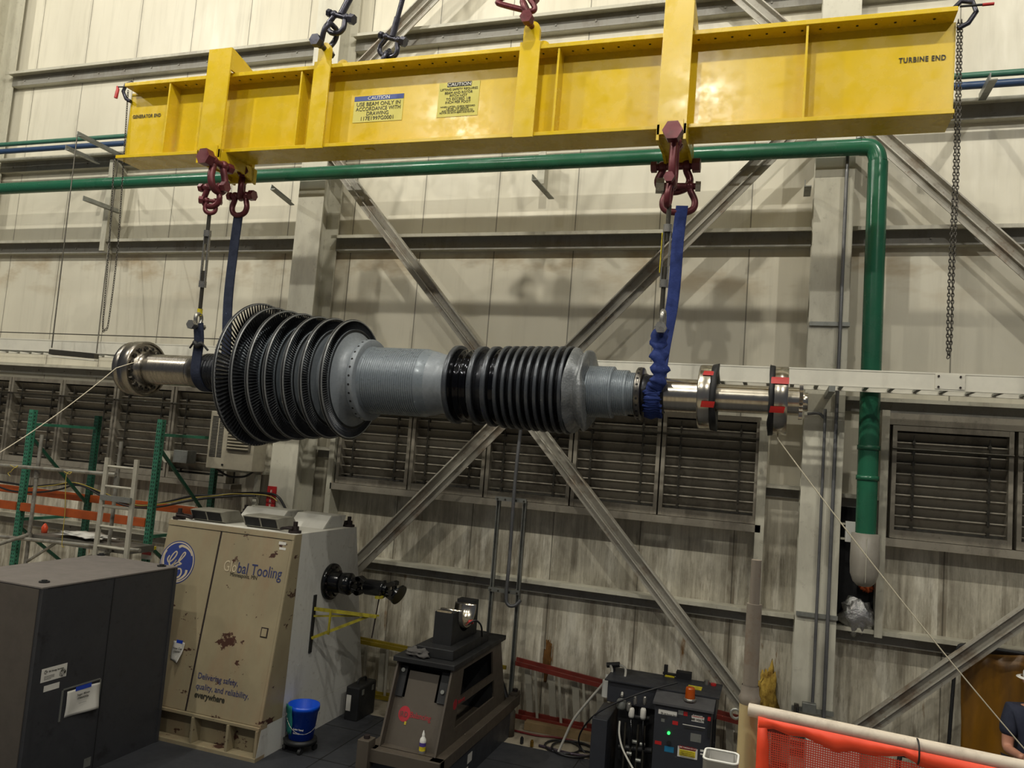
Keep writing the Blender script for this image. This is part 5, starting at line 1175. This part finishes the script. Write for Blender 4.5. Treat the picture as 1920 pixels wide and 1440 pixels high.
p = P(1303, 1290, z=1.01); MB().box(p.x-.07, p.x+.07, p.y-.06, p.y+.05, 1.01, 1.018).build('yellow_label', m_yel, HU)
p = P(1325, 1283, z=1.01); MB().cyl((p.x, p.y, 1.01), (p.x, p.y, 1.05), .028, n=14).build('filler_cap', m_galvsh, HU); MB().cyl((p.x+.07, p.y, 1.01), (p.x+.07, p.y, 1.03), .03, n=14).build('red_cap', m_redpaint, HU)
pipe('grey_hose', 'grey hose running from the breather of the power unit down to the left floor', [P(1145, 1248, y=8.8), P(1147, 1262, y=8.75), P(1130, 1283, y=8.7), P(1100, 1318, y=8.75), P(1075, 1350, y=8.8), P(1058, 1385, y=8.85), P(1043, 1419, y=8.85)], .014, m_hose, 'hose', smooth=6)
pipe('grey_hose', 'grey hose looping from the breather down in front of the pump', [P(1163, 1247, y=8.8), P(1173, 1255, y=8.75), P(1170, 1280, y=8.6), P(1166, 1305, y=8.42)], .013, m_hose, 'hose', smooth=6)
pipe('grey_hose', 'grey hose hanging from the pump regulator to the floor', [P(1162, 1352, y=8.3), P(1161, 1375, y=8.25), P(1166, 1400, y=8.2), P(1176, 1422, y=8.1), P(1189, 1445, y=8.0)], .010, m_hose, 'hose', smooth=6)
pipe('black_cable', 'black cable looping left of the power unit to the floor', [P(1270, 1280, y=8.5), P(1215, 1295, y=8.35), P(1150, 1320, y=8.3), P(1110, 1345, y=8.3), P(1088, 1375, y=8.5), P(1086, 1395, y=8.7), P(1097, 1412, y=8.7)], .009, m_cable, 'cable', smooth=6)
# ------------------------------------------------------------------ pallet rack at the left
RK = thing('pallet_rack', 'green pallet rack frames with orange beams against the left wall', 'rack', (-9, 8.8, 0))
def rpost(x, y, z1, mat):
    mb = MB(); s = .038
    mb.box(x-s, x+s, y-.004, y, 0, z1).box(x-s, x-s+.004, y, y+.07, 0, z1).box(x+s-.004, x+s, y, y+.07, 0, z1); o = mb.build('upright', mat, RK)
    mb = MB(); z = .1
    while z < z1-.05:
        mb.box(x-.022, x-.010, y-.0055, y-.004, z, z+.028); mb.box(x+.010, x+.022, y-.0055, y-.004, z, z+.028)
        mb.box(x+s, x+s+.0015, y+.02, y+.035, z+.02, z+.04); z += .0508
    mb.build('slots', m_darkhole, o, kind='stuff')
fx = (-9.86, -7.62)
for x in fx:
    rpost(x, 8.26, 3.37, m_rackgl); rpost(x, 9.38, 3.36, m_rackg)
    for zz in (3.17, 1.85): MB().bar((x, 8.30, zz), (x, 9.40, zz), .03, .04).build('cross_strut', m_rackgl, RK)
    for za, zb_ in ((3.0, 2.02), (1.75, .95)): MB().bar((x, 8.30, za), (x, 9.40, zb_), .03, .04).build('diagonal_strut', m_rackg, RK)
zf, zbk = P(200, 970, y=8.26).z, P(200, 938, y=9.42).z
for xa, xb in ((-12.6, fx[0]-.04), (fx[0]+.04, fx[1]-.04)): MB().box(xa, xb, 8.24, 8.29, zf-.06, zf+.05).build('orange_beam', m_racko, RK, .004)
for xa, xb in ((-12.6, fx[0]-.04), (fx[0]+.04, fx[1]-.04), (fx[1]+.04, -6.9)): MB().box(xa, xb, 9.40, 9.46, zbk-.06, zbk+.05).build('orange_beam', m_racko, RK, .004)
t = thing('safety_sign', 'small red and white sign on the green rack post by the cabinet', 'sign', P(278, 1035, y=8.2))
a, b = P(266, 1030, y=8.2), P(283, 1050, y=8.2); sg = MB().box(a.x, b.x, 8.2, 8.215, b.z, a.z).build('board', m_paper, t); MB().box(a.x+.01, b.x-.01, 8.197, 8.2, a.z-.06, a.z-.02).build('red_band', m_redpaint, sg)
MB().prism([(a.x+.04, 8.16, a.z), (b.x+.01, 8.16, a.z+.01), (b.x+.01, 8.16, a.z+.05), (a.x+.09, 8.16, a.z+.05)], (0, .1, 0)).build('yellow_corner', m_yel, t)
# draped cables across the rack
def cab(label, pts, mat, y, r=.014): pipe('draped_cable', label, [P(u, v, y=y+.03*math.sin(u*.03)) for u, v in pts], r, mat, 'cable', 8, smooth=6)
cab('black cable draped across the rack frames, the highest of the bundle', [(-20, 900), (20, 906), (60, 912), (100, 909), (150, 908), (190, 925), (230, 942), (270, 948), (310, 942), (360, 930), (400, 929), (450, 925), (500, 925), (522, 932), (536, 955)], m_cable, 9.28, .017)
cab('black cable sagging across the rack frames, the lowest of the bundle', [(-20, 905), (20, 920), (70, 923), (110, 918), (150, 910), (200, 935), (250, 951), (300, 950), (350, 940), (400, 933), (450, 930), (480, 930)], m_cable, 9.2, .014)
cab('yellow cable twisted into the black bundle across the rack', [(60, 914), (100, 910), (140, 905), (190, 922), (250, 946), (300, 945), (360, 934), (400, 930), (440, 926), (500, 929), (520, 940)], m_cabley, 9.24, .007)
# ------------------------------------------------------------------ scaffold with ladder
SF = thing('tube_scaffold', 'low tube scaffold with guard rails in front of the green rack', 'scaffold', (-8.4, 7.6, 0))
ys, r = 7.7, .024
x1, x2 = P(68, 900, y=ys).x, P(219, 900, y=ys).x
for x, yy_, z1 in ((x1, ys, P(76, 815, y=ys).z), (x2, ys, P(228, 828, y=ys).z)):
    MB().cyl((x, yy_, 0), (x, yy_, z1), r, n=12).cyl((x, yy_, 2.50), (x, yy_, 2.62), r*1.5, n=12).cyl((x, yy_, 1.70), (x, yy_, 1.80), r*1.5, n=12).build('standard', m_scaf, SF)
for x in (x1, x2): MB().cyl((x, 6.95, 0), (x, 6.95, 1.95 if False else 1.68), r, n=12).build('standard', m_scaf, SF)
def rail(u0, v0, u1, v1, y, rr=r, name='ledger', y1=None): return MB().cyl(P(u0, v0, y=y), P(u1, v1, y=y1 or y), rr, n=12).build(name, m_scaf, SF)
rail(-60, 867, 217, 890, ys-.06); rail(-60, 1000, 262, 1032, ys-.06); 
MB().cyl((x1, ys, 1.78), (x1, 6.95, 1.62), r, n=10).build('transom', m_scaf, SF); MB().cyl((x2, ys, 1.70), (x2, 6.95, 1.64), r, n=10).build('transom', m_scaf, SF)
MB().cyl(P(52, 1052, y=ys), P(105, 1018, y=ys-.02), .018, n=10).build('diagonal', m_scaf, SF)
p0 = P(62, 1003, y=7.9); 
pl = MB().box(x1-.02, x2+.25, 7.75, 8.18, 1.70, 1.78).build('plank_deck', M('aluminium_deck', '74716a', .5, .5), SF)
q = lump('white_rags', P(160, 1003, y=7.95), .36, .16, .025, m_paper, 9, None, .8); tag(q, 'white papers and rags spread on the scaffold deck', 'papers')
p = P(83, 997, y=7.95); q = MB().lathe([(0, .001), (0, .035), (.07, .04), (.09, .03), (.12, .012), (.125, .001)], (p.x, 7.95, 1.78), 16, 'z').build('orange_cup', M('orange_plastic', 'd8502c', .5)); tag(q, 'small orange cone-topped bottle on the scaffold deck', 'bottle')
t = thing('aluminium_ladder', 'narrow aluminium ladder standing in front of the scaffold', 'ladder', P(210, 950, y=7.2))
yl = 7.35
a0, a1, b0, b1 = P(202, 858, y=yl), P(178, 1042, y=yl), P(257, 862, y=yl), P(236, 1048, y=yl)
for a, b in ((a0, a1), (b0, b1)):
    d = (b-a)*(a.z/(a.z-b.z)); MB().bar(a, a+d, .055, .03, up=(0, 1, 0)).build('rail', m_alu, t)
k = 0; z = a0.z-.10
while z > .1:
    f = (a0.z-z)/(a0.z-a1.z); pa, pb_ = a0.lerp(a1, f), b0.lerp(b1, f); MB().cyl(pa, V(pb_.x, pb_.y, pa.z), .016, n=8).build('rung', m_alu, t); z -= .233
z = P(220, 936, y=yl).z; MB().box(P(193, 936, y=yl).x, P(250, 936, y=yl).x, yl-.05, yl-.02, z-.025, z+.035).build('lashing', m_galv, t)
for u, v0, v1, lb_ in ((27, 876, 893, 'yellow cord knotted on the left end of the scaffold rail'), (128, 888, 1025, 'yellow cord hanging from the middle of the scaffold rail')):
    pipe('tie_rope', lb_, [P(u-8, v0-4, y=ys-.1), P(u+2, v0+1, y=ys-.12), P(u+6, v0-3, y=ys-.08), P(u-4, v0+5, y=ys-.12), P(u-6, (v0+v1)/2, y=ys-.12), P(u-12, v1-6, y=ys-.12), P(u-8, v1, y=ys-.12)], .0045, m_cabley, 'rope', 6, smooth=5)
t = thing('fire_sign', 'tall narrow red and white sign on the wall behind the cabinet top', 'sign', P(508, 930, y=9.3))
a, b = P(502, 911, y=9.33), P(514, 952, y=9.33); MB().box(a.x, b.x, 9.33, 9.348, b.z, a.z).build('board', m_redpaint, t); 
for k, ch in enumerate('FIRE'): text('lettering', ch, ((a.x+b.x)/2, 9.329, a.z-.10-.065*k), RX, UZ, .07, m_paint_w, t, 'CENTER')
# beige wall unit
AC = thing('wall_air_unit', 'beige box-shaped air unit on the wall, half hidden by the bladed disc', 'air conditioner', (-7.1, 9.4, 2.8))
MB().box(-7.48, -6.72, 9.05, 9.34, 2.76, 3.55).build('housing', m_ac, AC, .01)
MB().box(-7.15, -6.77, 9.03, 9.05, 3.02, 3.30).build('grille_frame', M('dark_grille', '5a564c', .5), AC)
mb = MB()
for k in range(6): z = 3.04+.043*k; mb.prism([(-7.13, 9.03, z), (-7.13, 9.00, z+.012), (-7.13, 9.00, z+.018), (-7.13, 9.03, z+.03)], (.34, 0, 0))
mb.build('grille_louvres', m_ac, AC); mb = MB()
for k in range(26): mb.box(-7.44, -7.34, 9.045, 9.05, 2.92+.022*k, 2.932+.022*k); mb.box(-7.32, -7.24, 9.045, 9.05, 2.92+.022*k, 2.932+.022*k)
mb.build('side_slots', m_darkhole, AC); MB().cyl((-7.2, 9.05, 2.82), (-7.2, 9.035, 2.82), .014).build('knob', m_black, AC)
MB().tube(smooth_path([(-7.4, 9.2, 2.74), (-7.2, 9.22, 2.66), (-6.95, 9.22, 2.68), (-6.8, 9.2, 2.76)], 5), .015).build('drain_loop', m_cable, AC)
MB().box(-7.44, -6.76, 9.34, 9.89, 2.72, 2.755).box(-6.84, -6.78, 9.3, 9.36, 1.4, 2.72).build('wall_bracket', m_girt, AC)
t = thing('small_junction_box', 'small grey-green box on the wall between the rack posts, below the louvre', 'junction box', (-8.6, 9.5, 2.7))
a, b = P(326, 843, y=9.5), P(349, 869, y=9.5); MB().box(a.x, b.x, 9.5, 9.7, b.z, a.z).build('box', m_galv, t, .006); p = P(316, 856, y=9.6); MB().cyl((p.x, 9.55, p.z), (p.x+.02, 9.7, p.z), .09, n=18).build('round_bell', m_girt, t)
# ------------------------------------------------------------------ foreground guard rail with orange net
GP = thing('guard_post', 'rusty scaffold post standing close to the camera at the lower right', 'post', (-.045, 2.1, 0))
gy = 2.25
def gq(u, v): return P(u, v, y=gy)
gx = gq(1406, 1300).x
top_, mid_ = gq(1420, 1050), gq(1414, 1132)
MB().cyl((gx, gy, mid_.z-.02), (gx, gy, top_.z), .0135, n=20).build('spigot', m_rustscaf, GP)
MB().cyl((gx, gy, gq(1405, 1300).z), (gx, gy, mid_.z), .0195, n=24).build('sleeve', m_rustscaf, GP)
zc_ = gq(1405, 1310).z
MB().lathe([(zc_-.015, .022), (zc_-.012, .026), (zc_+.004, .028), (zc_+.012, .024), (zc_+.035, .022)], (gx, gy, 0), 24, 'z').build('collar', m_rustscaf, GP)
MB().cyl((gx, gy, 0), (gx, gy, zc_-.01), .0255, n=28).build('lower_tube', m_pipeb, GP)
MB().tube(ringpath((gx-.033, gy, zc_-.045), .012, 'y', 12), .004).build('ring', m_galv, GP)
SL = -.14
ga, gb = V(gx, gy-.036, zc_-.018), V(2.3, gy-.036+SL*(2.3-gx), zc_-.018)
pipe('guard_rail', 'pale handrail tube running right from the rusty post, orange net tied to it', [ga, gb], .0165, m_pipew, 'rail', 20)
# net hangs in the plane y = gy-.085
ny_ = gy-.060
t = thing('safety_net', 'orange safety net with a bright hem tied to the handrail', 'net', (.6, ny_, 2.3))
vs = []; NX = 60
for i in range(NX+1):
    x = gx+.026+(2.2)*i/NX; sg_ = .006*math.sin(i*.9)+.004*math.sin(i*2.3)
    for j, (dz, dy) in enumerate(((-.006, .0), (-.024+sg_, -.004), (-.038+sg_*1.4, .002))): vs.append((x, ny_+dy+SL*(x-gx), ga.z+dz))
MB().add(vs, [(i*3+j, i*3+j+1, i*3+j+4, i*3+j+3) for i in range(NX) for j in range(2)], True).build('hem', m_orange, t, solid=.002)
vs = []
for i in range(NX+1):
    x = gx+.026+2.2*i/NX
    for j in range(9): vs.append((x, ny_+.002+SL*(x-gx)+.012*math.sin(j*.7+i*.35)*(j/8), ga.z-.036-.95*j/8))
MB().add(vs, [(i*9+j, i*9+j+1, i*9+j+10, i*9+j+9) for i in range(NX) for j in range(8)], True).build('mesh_sheet', m_net, t)
vs = []
for j in range(12): z = ga.z-.005-.9*j/11; q = .004*math.sin(j*1.3); vs += [(gx+.024, ny_-.004, z), (gx+.044+q+.006*min(j, 3), ny_-.006, z)]
MB().add(vs, [(2*j, 2*j+1, 2*j+3, 2*j+2) for j in range(11)], True).build('side_hem', m_orange, t, solid=.002)
for u in (1714, 1985):
    x = P(u, 1380, y=gy-.05).x; MB().tube(ringpath((x, gy-.045+SL*(x-gx), ga.z-.012), .028, 'x', 14), .0022, 6, closed=True).build('cable_tie', m_black, t)
q = V(P(1352, 1425, y=1.55).x, 1.55, P(1352, 1418, y=1.55).z)
# clear grey square cup on a post
def sqring(h, z, c=.35, n=8):
    out = []
    for k in range(4):
        a0 = PI/2*k
        for i in range(n+1):
            a = a0+PI/2*i/n; cx_, cy_ = (h*(1-c))*(1 if k in (0, 3) else -1), (h*(1-c))*(1 if k in (0, 1) else -1)
            out.append(V(q.x+cx_+h*c*math.cos(a), q.y+cy_+h*c*math.sin(a), z))
    return out
rings = [sqring(.031, q.z), sqring(.0285, q.z), sqring(.026, q.z-.12), sqring(.028, q.z-.12), sqring(.031, q.z-.002)]
n = len(rings[0]); vs = [p for rg in rings for p in rg]
mb = MB().add(vs, [(i*n+k, i*n+(k+1) % n, (i+1)*n+(k+1) % n, (i+1)*n+k) for i in range(len(rings)-1) for k in range(n)], True)
mb.add(rings[2], [tuple(range(n))]); t = thing('square_post_cap', 'square hollow grey post end with a rounded pale rim, close to the camera', 'post', q)
mb.build('socket', M('grey_socket_plastic', '7c7a74', .35, var=.2), t); MB().box(q.x-.022, q.x+.022, q.y-.022, q.y+.022, 0, q.z-.118).build('stem', m_galv, t)
MB().tube(sqring(.0298, q.z), .0022, 6, closed=True).build('rim', m_white, t)
# ------------------------------------------------------------------ person at the right edge
px, py = 2.215, 8.1
PE = thing('person', 'person in navy t-shirt and white hard hat holding the rope, cut by the right edge', 'person', (px, py, 0))
def body():
    J = {'pel': (px, py, .93), 'wa': (px-.01, py, 1.10), 'ch': (px-.02, py, 1.33), 'nb': (px-.02, py, 1.47), 'nk': (px-.03, py, 1.55), 'hd': (px-.06, py-.01, 1.63), 'hd2': (px-.06, py-.01, 1.71), 'hd3': (px-.05, py-.01, 1.77),
         'sL': (px-.02, py-.19, 1.42), 'eL': (px-.06, py-.23, 1.11), 'wL': (px-.33, py-.20, 1.14), 'kL': (px-.39, py-.19, 1.145),
         'sR': (px-.02, py+.19, 1.42), 'eR': (px-.06, py+.27, 1.13), 'wR': (px-.30, py+.10, 1.06), 'kR': (px-.36, py+.08, 1.07),
         'hL': (px, py-.10, .88), 'nL': (px-.02, py-.12, .48), 'aL': (px+.02, py-.12, .09), 'fL': (px-.14, py-.12, .04),
         'hR': (px, py+.10, .88), 'nR': (px-.02, py+.12, .48), 'aR': (px+.04, py+.12, .09), 'fR': (px-.12, py+.12, .04)}
    R_ = {'pel': .15, 'wa': .14, 'ch': .155, 'nb': .09, 'nk': .06, 'hd': .075, 'hd2': .09, 'hd3': .07, 'sL': .07, 'eL': .045, 'wL': .03, 'kL': .035, 'sR': .07, 'eR': .045, 'wR': .03, 'kR': .035,
          'hL': .10, 'nL': .06, 'aL': .04, 'fL': .035, 'hR': .10, 'nR': .06, 'aR': .04, 'fR': .035}
    E_ = [('pel', 'wa'), ('wa', 'ch'), ('ch', 'nb'), ('nb', 'nk'), ('nk', 'hd'), ('hd', 'hd2'), ('hd2', 'hd3'), ('ch', 'sL'), ('sL', 'eL'), ('eL', 'wL'), ('wL', 'kL'), ('ch', 'sR'), ('sR', 'eR'), ('eR', 'wR'), ('wR', 'kR'),
          ('pel', 'hL'), ('hL', 'nL'), ('nL', 'aL'), ('aL', 'fL'), ('pel', 'hR'), ('hR', 'nR'), ('nR', 'aR'), ('aR', 'fR')]
    J = {k: (px+(v[1]-py), py+(v[0]-px), v[2]) for k, v in J.items()}
    return J, R_, E_
def skin_mesh(name, J, R_, E_, root, mat, parent, grow=0.0, sub=2):
    ks = list(J); me = D.meshes.new(name); me.from_pydata([J[k] for k in ks], [(ks.index(a), ks.index(b)) for a, b in E_], [])
    o = D.objects.new(name, me); COL.objects.link(o); setpar(o, parent)
    o.modifiers.new('skin', 'SKIN'); s = o.modifiers.new('sub', 'SUBSURF'); s.levels = s.render_levels = sub
    if not me.skin_vertices: 
        bm = bmesh.new(); bm.from_mesh(me); bm.verts.layers.skin.verify(); bm.to_mesh(me); bm.free()
    for i, k in enumerate(ks):
        sv = me.skin_vertices[0].data[i]; sv.radius = (R_[k]+grow, R_[k]+grow); sv.use_root = (k == root)
    me.materials.append(mat); 
    for m_ in o.modifiers:
        if m_.type == 'SKIN': m_.use_smooth_shade = True
    return o
J, R_, E_ = body(); skin_mesh('body', J, R_, E_, 'pel', m_skin, PE)
# fingers of both hands, curled round the rope
for (k, w_, s) in (('kL', 'wL', -1), ('kR', 'wR', 1)):
    b = V(*J[k]); d = (b-V(*J[w_])).normalized()
    for i in range(4):
        o = b+V(0, 0, .028-.018*i)+d*.02; L_ = (.030, .034, .032, .025)[i]
        JJ = {'a': o-d*.02, 'b': o+d*L_*.7, 'c': o+d*L_*1.1+V(-s*.022, 0, 0), 'e': o+d*L_*.7+V(-s*.04, 0, 0)}
        skin_mesh('finger', JJ, {'a': .0095, 'b': .009, 'c': .0085, 'e': .008}, [('a', 'b'), ('b', 'c'), ('c', 'e')], 'a', m_skin, PE, sub=1)
    o = b+V(-s*.02, 0, .03); JJ = {'a': o-d*.03, 'b': o+d*.01+V(-s*.01, 0, .015), 'c': o+d*.035+V(-s*.02, 0, .01)}
    skin_mesh('thumb', JJ, {'a': .011, 'b': .010, 'c': .009}, [('a', 'b'), ('b', 'c')], 'a', m_skin, PE, sub=1)
sub = {k: J[k] for k in ('pel', 'wa', 'ch', 'nb', 'sL', 'sR')}; sub['uL'] = tuple(V(*J['sL']).lerp(V(*J['eL']), .72)); sub['uR'] = tuple(V(*J['sR']).lerp(V(*J['eR']), .72))
RR = dict(R_); RR['uL'] = RR['uR'] = .062
skin_mesh('t_shirt', sub, RR, [('pel', 'wa'), ('wa', 'ch'), ('ch', 'nb'), ('ch', 'sL'), ('ch', 'sR'), ('sL', 'uL'), ('sR', 'uR')], 'pel', m_shirt, PE, .02)
sub = {k: J[k] for k in ('pel', 'hL', 'nL', 'aL', 'hR', 'nR', 'aR')}
skin_mesh('trousers', sub, R_, [('pel', 'hL'), ('hL', 'nL'), ('nL', 'aL'), ('pel', 'hR'), ('hR', 'nR'), ('nR', 'aR')], 'pel', m_jeans, PE, .018)
hx, hy, hz = J['hd2']
MB().lathe([(-.01, .118), (.0, .120), (.04, .118), (.08, .095), (.11, .05), (.118, .002)], (hx+.01, hy, hz+.02), 28, 'z').lathe([(0, .118), (-.006, .15), (-.002, .15), (.006, .118)], (hx-.01, hy, hz+.015), 28, 'z').build('hard_hat', m_capm, PE)
MB().lathe([(-.03, .012), (0, .016), (.02, .008)], (hx, hy-.092, hz-.035), 12, 'z').build('nose', m_skin, PE)
for s in (-1, 1): MB().sphere((hx+s*.032, hy-.078, hz-.005), .012, 6).build('eye', m_black, PE); MB().sphere((hx+s*.09, hy+.01, hz-.02), .022, 6).build('ear', m_skin, PE)
MB().box(hx-.022, hx+.022, hy-.092, hy-.084, hz-.078, hz-.072).build('mouth', m_rustd, PE)
